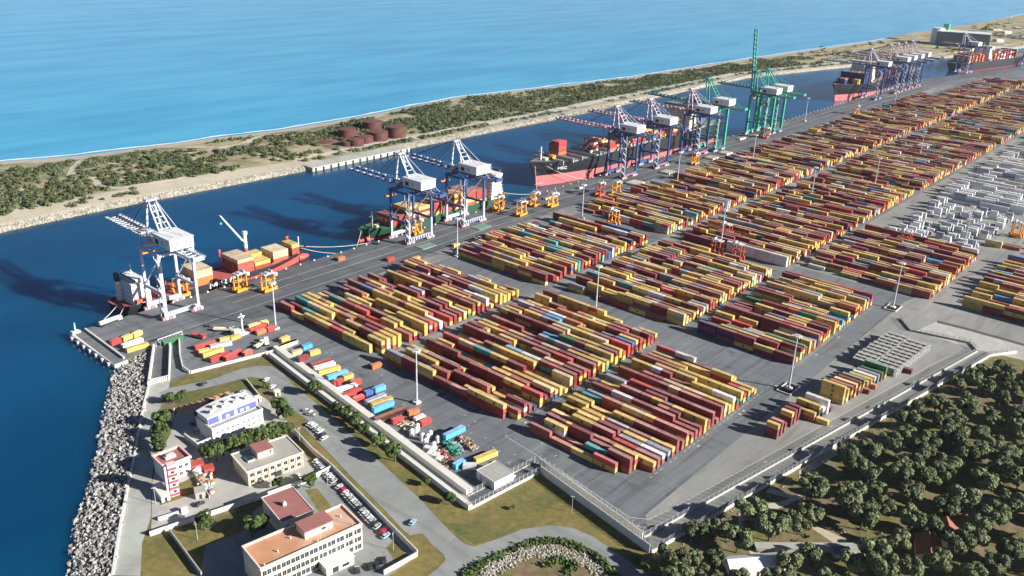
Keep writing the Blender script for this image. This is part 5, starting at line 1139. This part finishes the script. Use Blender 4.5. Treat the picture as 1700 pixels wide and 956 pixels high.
heap("heap of red and white scrap below the green frames", [(580, 480), (640, 470), (760, 550), (680, 610)], [scrapr, white, rust, scrapr], 100, 1.5, 2.5)
heap("tangle of brown scrap against the wall", [(570, 600), (660, 580), (750, 730), (700, 760)], [scrapb, dark, rust, steel], 110, 1.5, 2.5)
heap("stacked timber bundles below the lamp mast", [(160, 150), (260, 140), (330, 180), (230, 215)], [scrapb, cream], 50, 1.0, 6)
a, b = crop(440, 560, .3032, [(592, 445), (780, 372)]); o_, rz = ends(a, b, 3.2); root = empty("flat_rack", "long rusty brown flat rack standing across the lane beside the wall", "rack", (o_.x, o_.y, .06), rz)
q = MB(); q.box(-1.4, -9.5, 1.0, 1.4, 9.5, 1.5, rust); q.build("floor", root)
q = MB()
for k in range(16):
    for sx in (-1.35, 1.35): q.beam((sx, -9.2+k*1.225, 1.5), (sx, -9.2+k*1.225, 3.3), .2, .3, rust)
for sx in (-1.35, 1.35): q.beam((sx, -9.5, 3.3), (sx, 9.5, 3.3), .25, .3, rust)
q.build("side_frame", root); q = MB(); q.box(-1.2, -9.5, 3.31, 1.2, 9.5, 3.4, mat("rack_boards", (.30, .15, .10), .8, .2, .5)); q.build("board", root)
for k in (-7, -5, 5, 7):
    for sx in (-1, 1): q = MB(); q.cyl((sx*1.0, k, .5), (sx*1.35, k, .5), .5, .5, 12, rub); q.build("wheel", root)
# empty flat racks piled beside the wood
fr_ = MB()
for t in range(6):
    z = t*.95; fr_.box(-1.2, -6, z, 1.2, 6, z+.28, roofgrey if t % 2 else steel)
    for sx in (-1.1, 1.1):
        for yy in (-5.8, -2, 2, 5.8): fr_.beam((sx, yy, z+.28), (sx, yy, z+.95), .22, .22, white if t % 3 else dark)
fsrc = fr_.build("flat_rack_pile"); first = True
for i in range(17):
    for k in range(2):
        x = 464+i*3.0; y = 134-(x-455)*.06-k*12.6
        lab = f"pile of empty grey flat racks, {ORD[i]} pile from the green containers, {('wood','yard')[1-k]} side"
        o = fsrc if first else fsrc.copy()
        if not first: COL.objects.link(o)
        first = False; o.location = (x, y, .06); o.scale = (1, 1, .72+.28*((i*7+k*3) % 5)/4); tag(o, lab, "flat racks", "empty flat racks piled beside the wood")
hatchg = mat('pale_green_hatch', (.19, .32, .23), .7, .2, .4)
# hatch covers and small quay items
for (x, y), m_, lab, s in (((706, 408), hatchg, 'green hatch cover lying at the foot of the green ship bow crane', (14, 9)), ((798, 376), hatchg, 'green hatch cover lying at the foot of the green ship stern crane', (14, 9)), ((1053, 304), cream, 'pale hatch covers stacked below the nearest blue crane', (15, 12)), ((1108, 286), cream, 'pale hatch covers stacked below the second blue crane', (13, 11)), ((1180, 262), cream, 'pale hatch cover stack below the third blue crane', (13, 11)), ((1203, 254), cream, 'pale hatch cover stack below the first green crane', (13, 11)), ((1230, 230), white, 'white low platform on the quay edge left of the raised green crane', (14, 4)), ((1262, 224), scrapr, 'red spreader frame on the quay in front of the raised green crane', (16, 3)), ((962, 312), white, 'small white crate on the quay edge near the big ship bow', (5, 3)), ((885, 330), white, 'white cabin on the quay edge left of the big ship', (6, 3)), ((912, 328), steel, 'low grey frames on the quay edge below the big ship bow', (16, 3))):
    p = P(x, y); mb = MB(); a, b = s; mb.box(-a/2, -b/2, 0, a/2, b/2, .35 if m_ is hatchg else 1.6, m_)
    for k in range(5): mb.box(-a/2+(k+.2)*a/5, -b/2, .36 if m_ is hatchg else 1.61, -a/2+(k+.4)*a/5, b/2, .6 if m_ is hatchg else 1.9, m_)
    tag(mb.build("hatch_cover", loc=(p.x, p.y, .09)), lab, "hatch cover" if 'hatch' in lab else "quay gear")
# tanker and trucks at the pier end
def truck(label, p, rz, m_, L=11, tank=False):
    root = empty("truck", label, "truck", (p.x, p.y, .08), rz); b = MB(); b.box(-L/2, -1.1, .9, L/2-2.6, 1.1, 1.25, dark)
    b.build("chassis", root); c = MB()
    if tank: c.cyl((-L/2, 0, 2.4), (L/2-2.8, 0, 2.4), 1.25, 1.25, 16, white)
    else: c.box(-L/2, -1.2, 1.26, L/2-2.9, 1.2, 2.2, m_)
    c.build("load_body", root); c = MB(); c.box(L/2-2.5, -1.2, .7, L/2, 1.2, 3.1, m_); co = c.build("cab", root); g_ = MB(); g_.box(L/2+.01, -1.0, 1.8, L/2+.06, 1.0, 2.8, glass); g_.build("windscreen", co)
    for x in (-L/2+1, -L/2+2.2, L/2-1.2):
        for s in (-1, 1): w_ = MB(); w_.cyl((x, s*.9, .5), (x, s*1.25, .5), .5, .5, 12, rub); w_.build("wheel", root)
truck("white road tanker parked on the quay edge at the pier end", P(183, 536, 0), R(8), white, 14, True)
truck("red truck without load beyond the slipway", P(328, 560, 0), R(-70), redh, 9); truck("cream flat truck left of the white mast base", P(371, 549, 0), R(-50), cream, 12); truck("beige truck by the start of the road wall", P(430, 575, 0), R(20), cream, 8); truck("white lorry between yellow boxes where the road wall starts", P(442, 570, 0), R(60), white, 7)
p = P(402, 553); root = empty("signal_mast", "short white mast with cross head on a white base at the pier yard", "mast", (p.x, p.y, .08)); b = MB(); b.box(-5, -2.5, 0, 5, 2.5, 1.0, white); b.box(-6, -1.5, 1.0, -2, 1.5, 4, white); b.build("base", root); b = MB(); b.cyl((0, 0, 1), (0, 0, 11), .6, .5, 10, whitew); b.build("pole", root); b = MB(); b.beam((-2.2, 0, 11), (2.2, 0, 11), .5, .5, white); b.beam((0, -2.2, 11), (0, 2.2, 11), .5, .5, white); b.cyl((0, 0, 11), (0, 0, 13), .4, .4, 8, white); b.build("head", root)

# ------------------------------------------------------------------ cars
def car_proto(m_, nm="parked_car"):
    b = MB(); pr_ = [(-2.15, .45), (-2.15, .95), (-1.75, 1.02), (-1.2, 1.03), (1.0, .98), (2.05, .85), (2.15, .45)]
    for s in (-1, 1): b.poly([(x, s*.86, z) for x, z in pr_][::s], m_)
    for (x0, z0), (x1, z1) in zip(pr_, pr_[1:]): b.poly([(x0, -.86, z0), (x0, .86, z0), (x1, .86, z1), (x1, -.86, z1)], m_)
    cb = [(-1.9, 1.02), (-1.35, 1.46), (.25, 1.46), (1.05, .99)]; b.hexa([(-1.9, -.8, 1.0), (1.05, -.8, .98), (1.05, .8, .98), (-1.9, .8, 1.0), (-1.35, -.62, 1.40), (.25, -.62, 1.40), (.25, .62, 1.40), (-1.35, .62, 1.40)], glass); b.box(-1.37, -.63, 1.39, .27, .63, 1.47, m_)
    o = b.build(nm)
    for x in (-1.35, 1.35):
        for s in (-1, 1): w_ = MB(); w_.cyl((x, s*.72, .32), (x, s*.9, .32), .32, .32, 12, rub); w_.build("wheel", o)
    return o
CARM = {k: mat("car_paint_"+k, v, .25, .03, 1, spec=.6) for k, v in {'white': (.75, .75, .75), 'silver': (.40, .42, .44), 'dark': (.035, .04, .05), 'red': (.55, .03, .06), 'blue': (.08, .16, .32), 'pale blue': (.35, .52, .68)}.items()}
cpr = {}
def car(colr, p, rz, label, group=None):
    if colr not in cpr: o = cpr[colr] = car_proto(CARM[colr])
    else: o = copy_tree(cpr[colr])
    o.location = (p.x, p.y, .06); o.rotation_euler = (0, 0, rz); tag(o, label, "car", group)
    if not group and "group" in o: del o["group"]
row = "cars parked along the dark wall"; seq = 'white white silver white silver|white white silver|white red white white silver white silver silver dark silver white silver white silver dark silver red'.replace('|', ' ').split()+['pale blue']
pts = [crop(380, 750, .2155, [q])[0] for q in ((672, 72), (688, 95), (703, 112), (720, 135), (738, 160), (765, 185), (785, 205), (805, 226), (850, 272), (880, 292), (897, 318), (920, 345), (938, 365), (955, 385), (972, 402), (990, 420), (1008, 440), (1024, 458), (1045, 480), (1062, 500), (1080, 518), (1100, 538), (1120, 558), (1140, 578), (1185, 615), (1205, 650))]
for i, q in enumerate(pts):
    c = seq[i] if i < len(seq) else 'silver'; car(c, P(*q), R(8+((i*37) % 7-3)), f"{c} car, {ORD[i]} from the top in the row along the dark wall", row)
rowb = "cars parked at the road edge"
for i, (q, c) in enumerate(zip(((1540, 588), (1572, 606), (1600, 632), (1632, 655), (1655, 690), (1672, 720)), ('white', 'white', 'silver', 'white', 'dark', 'white'))):
    car(c, P(*crop(240, 600, .1778, [q])[0]), R(10), f"{c} car, {ORD[i]} from the top in the short row at the road edge", rowb)
for q, c, rz, lab in (((1520, 465), 'white', -60, 'white car standing on the road above the short parked row'), ((1548, 498), 'silver', -60, 'silver car just below the white one on the road'), ((1130, 172), 'white', 20, 'white car on the forecourt beside the road wall top'), ((1188, 240), 'white', 20, 'white car on the forecourt below another white one'), ((545, 213), 'dark', 15, 'dark car driving along the upper road'), ((905, 290), 'pale blue', 10, 'pale blue car behind the white building')):
    car(c, P(*crop(240, 600, .1778, [q])[0]), R(rz), lab)
for q, c, rz, lab in (((1410, 548), 'pale blue', 20, 'pale blue car alone on the wide road near the junction'), ((835, 888), 'dark', 15, 'dark car parked by the office porch'), ((535, 190), 'white', 80, 'white van like car in front of the beige building'), ((985, 915), 'dark', 60, 'dark car, first in the short bottom car park row'), ((1085, 890), 'dark', 60, 'dark car, second in the short bottom car park row'), ((1135, 880), 'dark', 60, 'dark car, third in the short bottom car park row'), ((1190, 842), 'dark', 55, 'dark car, last in the short bottom car park row')):
    car(c, P(*crop(380, 750, .2155, [q])[0]), R(rz), lab)
car('dark', P(*crop(0, 716, .251, [(1318, 484)])[0]), R(5), 'dark car on the lane in front of the drill tower'); car('dark', P(318, 703), R(80), 'dark car in the shade left of the white building'); car('silver', P(325, 716), R(80), 'silver car in the shade left of the white building')
# thin street lights
for i, (q, lab) in enumerate((((543, 804), 'thin street light at the upper car park grass'), ((652, 913), 'thin street light on the car park corner grass'), ((327, 895), 'thin street light on the grass below the drill tower'), ((948, 850), 'thin street light against the shaded perimeter wall'), ((258, 836), 'thin street light beside the long white hut'), ((497, 735), 'thin street light at the wall end by the short car row'))):
    p = P(*q); root = empty("street_light", lab, "street light", (p.x, p.y, .03), R(40*i), "thin street lights"); b = MB(); b.cyl((0, 0, 0), (0, 0, 8), .12, .08, 6, steel); b.build("pole", root); b = MB(); b.beam((-.9, 0, 8), (.9, 0, 8.1), .2, .15, white); b.build("lamp_head", root)

# ------------------------------------------------------------------ vegetation
def crown(mb, r, R0, H0, zc, nl, size, m, nb=15):
    blobs = []
    for k in range(nb):
        a = r.random()*6.283; d = R0*math.sqrt(r.random())*.74; blobs.append((d*math.cos(a), d*math.sin(a), zc+r.uniform(-.32, .36)*H0*(1-d/R0*.5), R0*r.uniform(.22, .46)))
    for i in range(nl):
        bx, by, bz, br = r.choice(blobs)
        while True:
            v = Vector((r.uniform(-1, 1), r.uniform(-1, 1), r.uniform(-1, 1)))
            if .15 < v.length < 1: break
        v = v.normalized()*(v.length**.35)
        c = Vector((bx+v.x*br, by+v.y*br, bz+v.z*br*.85*(H0/R0)))
        nrm = (v+Vector((r.uniform(-.65, .65), r.uniform(-.65, .65), r.uniform(-.3, .6)))).normalized()
        a = nrm.orthogonal().normalized(); b = nrm.cross(a); s = size*r.uniform(.6, 1.25); t = r.random()*6.28
        a, b = a*math.cos(t)+b*math.sin(t), b*math.cos(t)-a*math.sin(t)
        mb.poly([c-a*s-b*s*.5, c+a*s*.2-b*s*.75, c+a*s+b*s*.35, c-a*s*.1+b*s*.8], m)
def tree_proto(seed, R0, H0, zc, nl, size, m, name):
    r = random.Random(seed); root = bpy.data.objects.new(name, None); COL.objects.link(root); root["category"] = "tree"
    t = MB(); t.cyl((0, 0, -.1), (.1, 0, zc*.55), .26, .17, 8, bark)
    for k in range(5):
        a = r.random()*6.28; t.cyl((.1, 0, zc*.45), (math.cos(a)*R0*.5, math.sin(a)*R0*.5, zc+r.uniform(-.2, .4)), .14, .05, 6, bark)
    t.build("trunk", root); c = MB(); crown(c, r, R0, H0, zc, nl, size, m); c.build("crown", root); return root
OL = [tree_proto(100+i, 4.3, 4.9, 5.4, 2600, .46, leaf_w, "olive_tree") for i in range(6)]; usedo = [False]*6
PN = [tree_proto(200+i, 3.4, 3.8, 4.4, 2200, .40, leaf_p, "garden_tree") for i in range(4)]; usedp = [False]*4
def put(lst, us, p, label, group, s, r, kz=1.0):
    k = r.randrange(len(lst))
    o = lst[k] if not us[k] else copy_tree(lst[k]); us[k] = True
    o.location = (p[0], p[1], 0); o.rotation_euler = (0, 0, r.random()*6.28); o.scale = (s, s, s*kz); tag(o, label, "tree", group)
r = random.Random(9)
wood = [(700, 340, 1.35), (580, 475, 1.1), (350, 575, 1.15), (240, 640, .9), (70, 665, 1), (590, 680, 1), (700, 622, .9), (880, 685, 1.1), (985, 630, 1.25), (935, 470, 1.25), (1020, 420, 1.1), (1165, 470, 1.1), (1240, 495, 1.1), (1105, 255, 1.15), (895, 215, 1.2), (890, 330, 1.1), (960, 150, 1.25), (965, 260, 1.1), (1165, 350, 1.2), (1235, 280, 1.15), (1200, 160, 1.3), (1310, 255, 1.15), (1100, 130, 1.0), (1130, 60, 1.1), (1250, 105, 1.2), (1420, 170, 1.2), (1495, 310, 1.25), (1410, 385, 1.3), (1325, 425, 1.1), (1545, 110, 1.15), (1570, 230, 1.2), (1640, 400, 1.3), (1550, 465, 1.2), (1480, 480, 1.1), (1640, 640, 1.2), (1560, 695, 1.1), (1375, 590, 1.3), (1275, 670, 1.2), (1095, 565, 1.1), (1460, 560, 1.15), (1620, 180, 1.1), (1390, 60, 1.1), (1670, 60, 1.2), (170, 515, .8), (130, 510, .7), (230, 500, .75), (300, 520, .8), (1490, 60, 1.0), (1310, 30, 1.1), (1060, 100, 1.0), (860, 160, 1.1), (1010, 330, 1.0), (1560, 20, 1.1), (1170, 700, 1.0), (20, 640, .9), (150, 650, .8), (640, 490, .9)]
placed = []; WG = "olive trees of the wood behind the perimeter fence"; WL = "rounded dark green olive tree in the wood behind the perimeter fence"
for x, y, s in wood:
    p = wq(x, y, 4); placed.append((p.x, p.y)); put(OL, usedo, p, WL, WG, s*1.13, r, r.uniform(.9, 1.15))
clear = [tuple(wq(x, y)[:2]) for x, y in ((420, 690), (1240, 620), (1330, 545), (1410, 505), (1290, 585), (1160, 650), (460, 400), (540, 640), (400, 620), (370, 540), (600, 400), (640, 345), (690, 600), (790, 650), (840, 620), (830, 560), (900, 600), (560, 320), (500, 700), (980, 560), (1430, 670), (1580, 615), (1090, 165), (1020, 235))]
def inside(p, poly):
    c = False
    for (x0, y0), (x1, y1) in zip(poly, poly[1:]+poly[:1]):
        if (y0 > p[1]) != (y1 > p[1]) and p[0] < (x1-x0)*(p[1]-y0)/(y1-y0)+x0: c = not c
    return c
wpoly = [tuple(P(x, y)[:2]) for x, y in [(1165, 905), (1400, 770), (1560, 668), (1650, 612), (1760, 640), (1780, 980), (1100, 985)]]
tries = 0
while tries < 4000 and len(placed) < 132:
    tries += 1; p = (r.uniform(225, 600), r.uniform(-10, 125))
    if not inside(p, wpoly) or any((p[0]-a)**2+(p[1]-b)**2 < 10.3**2 for a, b in placed) or any((p[0]-a)**2+(p[1]-b)**2 < 10**2 for a, b in clear): continue
    placed.append(p); put(OL, usedo, p, WL, WG, r.uniform(1.0, 1.55), r, r.uniform(.8, 1.15))
GT = [((522, 645), 1.25, 'large tree against the road wall at the top of its tree row'), ((558, 677), .85, 'tree against the road wall, second from the top'), ((573, 685), .95, 'tree against the road wall, third from the top'), ((589, 698), 1.0, 'tree against the road wall, fourth from the top'), ((603, 712), .9, 'tree against the road wall, fifth from the top'), ((625, 731), 1.1, 'tree against the road wall, sixth from the top'), ((655, 752), 1.35, 'largest low tree against the road wall near its middle'), ((706, 800), .6, 'small tree against the lower road wall'), ((744, 828), .85, 'last tree against the road wall before its lower end'),
      ((282, 662), .95, 'dull green tree at the coast road corner, left of a pair'), ((299, 659), .9, 'bright green tree at the coast road corner, right of a pair'), ((268, 698), 1.3, 'tall tree at the top of the coast road hedge row'), ((263, 717), 1.25, 'tree second in the coast road hedge row'), ((262, 733), 1.1, 'tree third in the coast road hedge row'), ((268, 745), .95, 'tree last in the coast road hedge row, behind the pink building'),
      ((374, 664), .9, 'round tree right behind the white building'), ((352, 672), .8, 'tree behind the left end of the white building'), ((329, 686), .7, 'small tree left of the white building'), ((461, 678), 1.4, 'large dark tree right of the white building, upper one'), ((472, 686), 1.2, 'large dark tree right of the white building, lower one'), ((441, 640), .6, 'bush by the low garden wall'),
      ((338, 868), 1.15, 'single tree on the dry lawn below the drill tower'), ((417, 878), 1.25, 'tree in the shade left of the red roofed annex, left one'), ((432, 868), 1.1, 'tree in the shade left of the red roofed annex, right one'), ((461, 803), .85, 'small bright tree between the beige building and the annex'), ((514, 799), 1.05, 'tree at the corner of annex lawn and car park'), ((1068, 943), .6, 'small bush at the foot of the shaded perimeter wall'), ((852, 842), .35, 'tiny dark shrub alone on the grass triangle')]
for q, s, lab in GT:
    p = P(q[0], q[1], 3.0*s); put(PN, usedp, p, lab, "single trees around the buildings and road", s, r, 1.05)
for i, t in enumerate([k/11 for k in range(12)]):
    q = Vector((345, 752)).lerp(Vector((476, 710)), t); p = P(q.x, q.y+(3 if i % 2 else -2), 4); put(PN, usedp, p, f"tree in the dense row between white and beige buildings, {ORD[i]} from the left", "dense tree row behind the white building", r.uniform(1.05, 1.3), r, 1.15)
# scrub on the spit
mb = MB(); r = random.Random(31)
tracks = [v for q in (sp([(1690, 60), (1500, 85), (1290, 110), (1150, 165), (980, 205), (880, 220)]), sp([(1000, 190), (700, 180), (480, 230), (395, 240), (350, 285), (330, 325)]), sp([(430, 330), (470, 370), (560, 385), (700, 365), (880, 335)])) for v in dense(q, 6)]
tanks = [P(x, y, 1).xy for (x, y), *_ in TK]
nb = 0
for _ in range(60000):
    if nb >= 6800: break
    x = 150+1750*r.random()**1.0; c, s = lerp(CH, x), lerp(SEA, x); y = r.uniform(c+16, s-32)
    dc, ds = y-c, s-y
    dens = .53+1.0*pnoise(Vector((x*.016, y*.03, 1)))+.35*pnoise(Vector((x*.06, y*.07, 4)))
    if ds < 75: dens -= (75-ds)*.014
    if x < 480 and dc < 34: dens -= .45
    if x > 480 and dc > 22 and dc < 34: continue
    if x > 640: dens += .22
    if x > 1500: dens -= (x-1500)*.0016
    if x < 430 and 30 < dc < 130: dens += .22
    if 380 < x < 560 and dc > 60: dens -= .12
    if r.random() > dens or dens < .28: continue
    pv = Vector((x, y))
    if any((pv-t).length < 5.5 for t in tracks) or any((pv-t-Vector((0, 6))).length < 14 for t in tanks): continue
    nb += 1; z = spit_h(x, y); rad = r.uniform(1.6, 4.2)*(1.15 if x > 640 else 1); far = x > 800
    nl = 18 if far else 60
    for i in range(nl):
        v = Vector((r.gauss(0, .5), r.gauss(0, .5), abs(r.gauss(0, .5)))); 
        if v.length > 1.1: v = v.normalized()*1.0
        cpt = Vector((x+v.x*rad, y+v.y*rad, z+.2+v.z*rad*.85)); nn = (v+Vector((r.uniform(-.6, .6), r.uniform(-.6, .6), r.uniform(0, .9)))).normalized(); a = nn.orthogonal().normalized(); b = nn.cross(a); sz = rad*r.uniform(.16, .30)
        mb.poly([cpt-a*sz-b*sz*.6, cpt+a*sz-b*sz*.5, cpt+a*sz*.6+b*sz, cpt-a*sz*.8+b*sz*.7], leaf_s)
for _ in range(420):                                    # clumps on the land beyond the channel head
    x = r.uniform(1750, 4200); c, s = lerp(CH, x), lerp(SEA, x); y = r.uniform(c+15, s-45); rad = r.uniform(4, 10)
    if pnoise(Vector((x*.006, y*.01, 7))) < .02: continue
    z = max(.9, spit_h(x, y))
    for i in range(14):
        cpt = Vector((x+r.gauss(0, .5)*rad, y+r.gauss(0, .5)*rad, z+abs(r.gauss(0, .4))*rad)); nn = Vector((r.uniform(-1, 1), r.uniform(-1, 1), 1)).normalized(); a = nn.orthogonal().normalized(); b = nn.cross(a); sz = rad*.3
        mb.poly([cpt-a*sz-b*sz*.6, cpt+a*sz-b*sz*.5, cpt+a*sz*.6+b*sz, cpt-a*sz*.8+b*sz*.7], leaf_s)
tag(mb.build("scrub"), "low green scrub covering the sand spit", "scrub", kind='stuff')
# undergrowth in the wood and the arc of bushes on the bend
mb = MB(); r = random.Random(33)
for _ in range(520):
    p = (r.uniform(225, 560), r.uniform(15, 128))
    if not inside(p, wpoly) and not (p[0] < 300): continue
    if any((p[0]-a)**2+(p[1]-b)**2 < 16 for a, b in clear): continue
    rad = r.uniform(.5, 1.5)
    if p[1] > 133-(p[0]-244)*.182-5 or (p[0] < 236): continue
    for i in range(20):
        c = Vector((p[0]+r.gauss(0, .5)*rad, p[1]+r.gauss(0, .5)*rad, .1+abs(r.gauss(0, .4))*rad)); nn = Vector((r.uniform(-1, 1), r.uniform(-1, 1), 1)).normalized(); a = nn.orthogonal().normalized(); b = nn.cross(a); sz = rad*.3; mb.poly([c-a*sz-b*sz, c+a*sz-b*sz*.6, c+a*sz*.6+b*sz, c-a*sz+b*sz*.7], leaf_w)
for q, n_ in ((((770, 950), (806, 930), (850, 909), (885, 897), (912, 893), (945, 898), (975, 912), (1000, 930), (1015, 950)), 40), (((905, 935), (930, 925), (955, 935), (940, 950)), 30), (((1040, 918), (1066, 935)), 8)):
    for (x0, y0), (x1, y1) in zip(q, q[1:]):
        for k in range(n_):
            t = r.random(); p = P(x0+(x1-x0)*t+r.uniform(-4, 4), y0+(y1-y0)*t+r.uniform(0, 7)); rad = r.uniform(.5, 1.4)
            for i in range(14):
                c = Vector((p.x+r.gauss(0, .5)*rad, p.y+r.gauss(0, .5)*rad, .1+abs(r.gauss(0, .5))*rad)); nn = Vector((r.uniform(-1, 1), r.uniform(-1, 1), 1)).normalized(); a = nn.orthogonal().normalized(); b = nn.cross(a); sz = rad*.36; mb.poly([c-a*sz-b*sz, c+a*sz-b*sz*.6, c+a*sz*.6+b*sz, c-a*sz+b*sz*.7], leaf_p)
tag(mb.build("undergrowth"), "low bushes under the olive trees and along the bend of the road", "undergrowth", kind='stuff')
# rocks
def rock(mb, r, p, s, m_):
    n = len(mb.v); t = r.random()*6.28; pts = []
    q = Matrix.Rotation(r.random()*6.28, 3, Vector((r.uniform(-1, 1), r.uniform(-1, 1), r.uniform(-1, 1))).normalized())
    for x in (-1, 1):
        for y in (-1, 1):
            for z in (-1, 1): v = q @ Vector((x*r.uniform(.55, 1), y*r.uniform(.5, .9), z*r.uniform(.4, .8))); pts.append(p+v*s)
    mb.v += [tuple(v) for v in pts]
    for f in ((0, 1, 3, 2), (4, 6, 7, 5), (0, 4, 5, 1), (2, 3, 7, 6), (0, 2, 6, 4), (1, 5, 7, 3)): mb.f.append(tuple(n+k for k in f)); mb.m.append(m_); mb.c.append(None)
mb = MB(); r = random.Random(41)
lo = [tuple(P(x, y, Z_W)[:2]) for x, y in [(190, 606), (170, 690), (150, 790), (120, 880), (108, 965)]]; hi = [tuple(p[:2]) for p in PL([(254, 578), (245, 643), (228, 720), (213, 799), (198, 877), (184, 965)])]
def along(poly, t):
    L_ = [(Vector(b)-Vector(a)).length for a, b in zip(poly, poly[1:])]; d = t*sum(L_)
    for (a, b), l in zip(zip(poly, poly[1:]), L_):
        if d <= l: return Vector(a).lerp(Vector(b), d/l)
        d -= l
    return Vector(poly[-1])
bed = MB()
for i in range(24):
    a0, b0, a1, b1 = along(lo, i/24), along(hi, i/24), along(lo, (i+1)/24), along(hi, (i+1)/24)
    bed.poly([(a0.x, a0.y, -3.7), (a1.x, a1.y, -3.7), (b1.x, b1.y, -.25), (b0.x, b0.y, -.25)], rockbed)
tag(bed.build("rock_slope"), kind='structure')
for i in range(5600):
    t, u = r.random(), r.random()*.98+.02; a, b = along(lo, t), along(hi, t); q = a.lerp(b, u)+Vector((r.uniform(-1, 1), r.uniform(-1, 1))); z = -3.3+max(0, u)*3.0+r.uniform(-.5, .9); rock(mb, r, Vector((q.x, q.y, z)), r.choice((.3, .45, .6, .75, .95))*r.uniform(.85, 1.1), rockm2)
tag(mb.build("armour_rocks"), "slope of pale armour boulders below the coast road", "rocks", kind='stuff')
mb = MB()
for i in range(6000):
    x = 130+r.random()**1.6*900; y = lerp(CH, x)+r.uniform(-1.5, 7); 
    if q0.x-1 < x < q1.x+1 and y < lerp(CH, q0.x)+13: continue
    rock(mb, r, Vector((x, y, spit_h(x, y)+r.uniform(-.2, .35))), r.uniform(.3, .8), rockm)
tag(mb.build("shore_rocks"), "pale stones along the channel shore of the spit", "rocks", kind='stuff')
mb = MB()
for i in range(1500):
    t = r.random(); q = along([(795, 955), (830, 925), (870, 905), (912, 902), (950, 908), (985, 925), (1015, 950)], t); p = P(q.x+r.uniform(-14, 14)*.8, q.y+r.uniform(-2, 22)); rock(mb, r, Vector((p.x, p.y, .1)), r.uniform(.2, .55), rockm)
tag(mb.build("roadside_rocks"), "arc of pale boulders inside the bend of the road", "rocks", kind='stuff')
mb = MB()
for i in range(260):
    p = P(r.uniform(1420, 1620), 0); p = Vector((r.uniform(255, 530), 0, 0)); y = 133-(p.x-244)*.182-r.uniform(1, 5); rock(mb, r, Vector((p.x, y, .1)), r.uniform(.15, .5), rockm)
tag(mb.build("fence_rubble"), "loose stones along the foot of the outer fence", "rocks", kind='stuff')

# ------------------------------------------------------------------ air
hm = bpy.data.materials.new("haze_air"); hm.use_nodes = True; t = hm.node_tree; t.nodes.clear(); vo = t.nodes.new("ShaderNodeVolumePrincipled"); ou = t.nodes.new("ShaderNodeOutputMaterial")
vo.inputs["Color"].default_value = (.86, .92, 1, 1); vo.inputs["Density"].default_value = 2.2e-5; vo.inputs["Anisotropy"].default_value = .2; t.links.new(vo.outputs[0], ou.inputs["Volume"])
hb = MB(); hb.box(-31000, -7000, -16, 61000, 71000, 236, hm); tag(hb.build("haze"), kind='stuff')
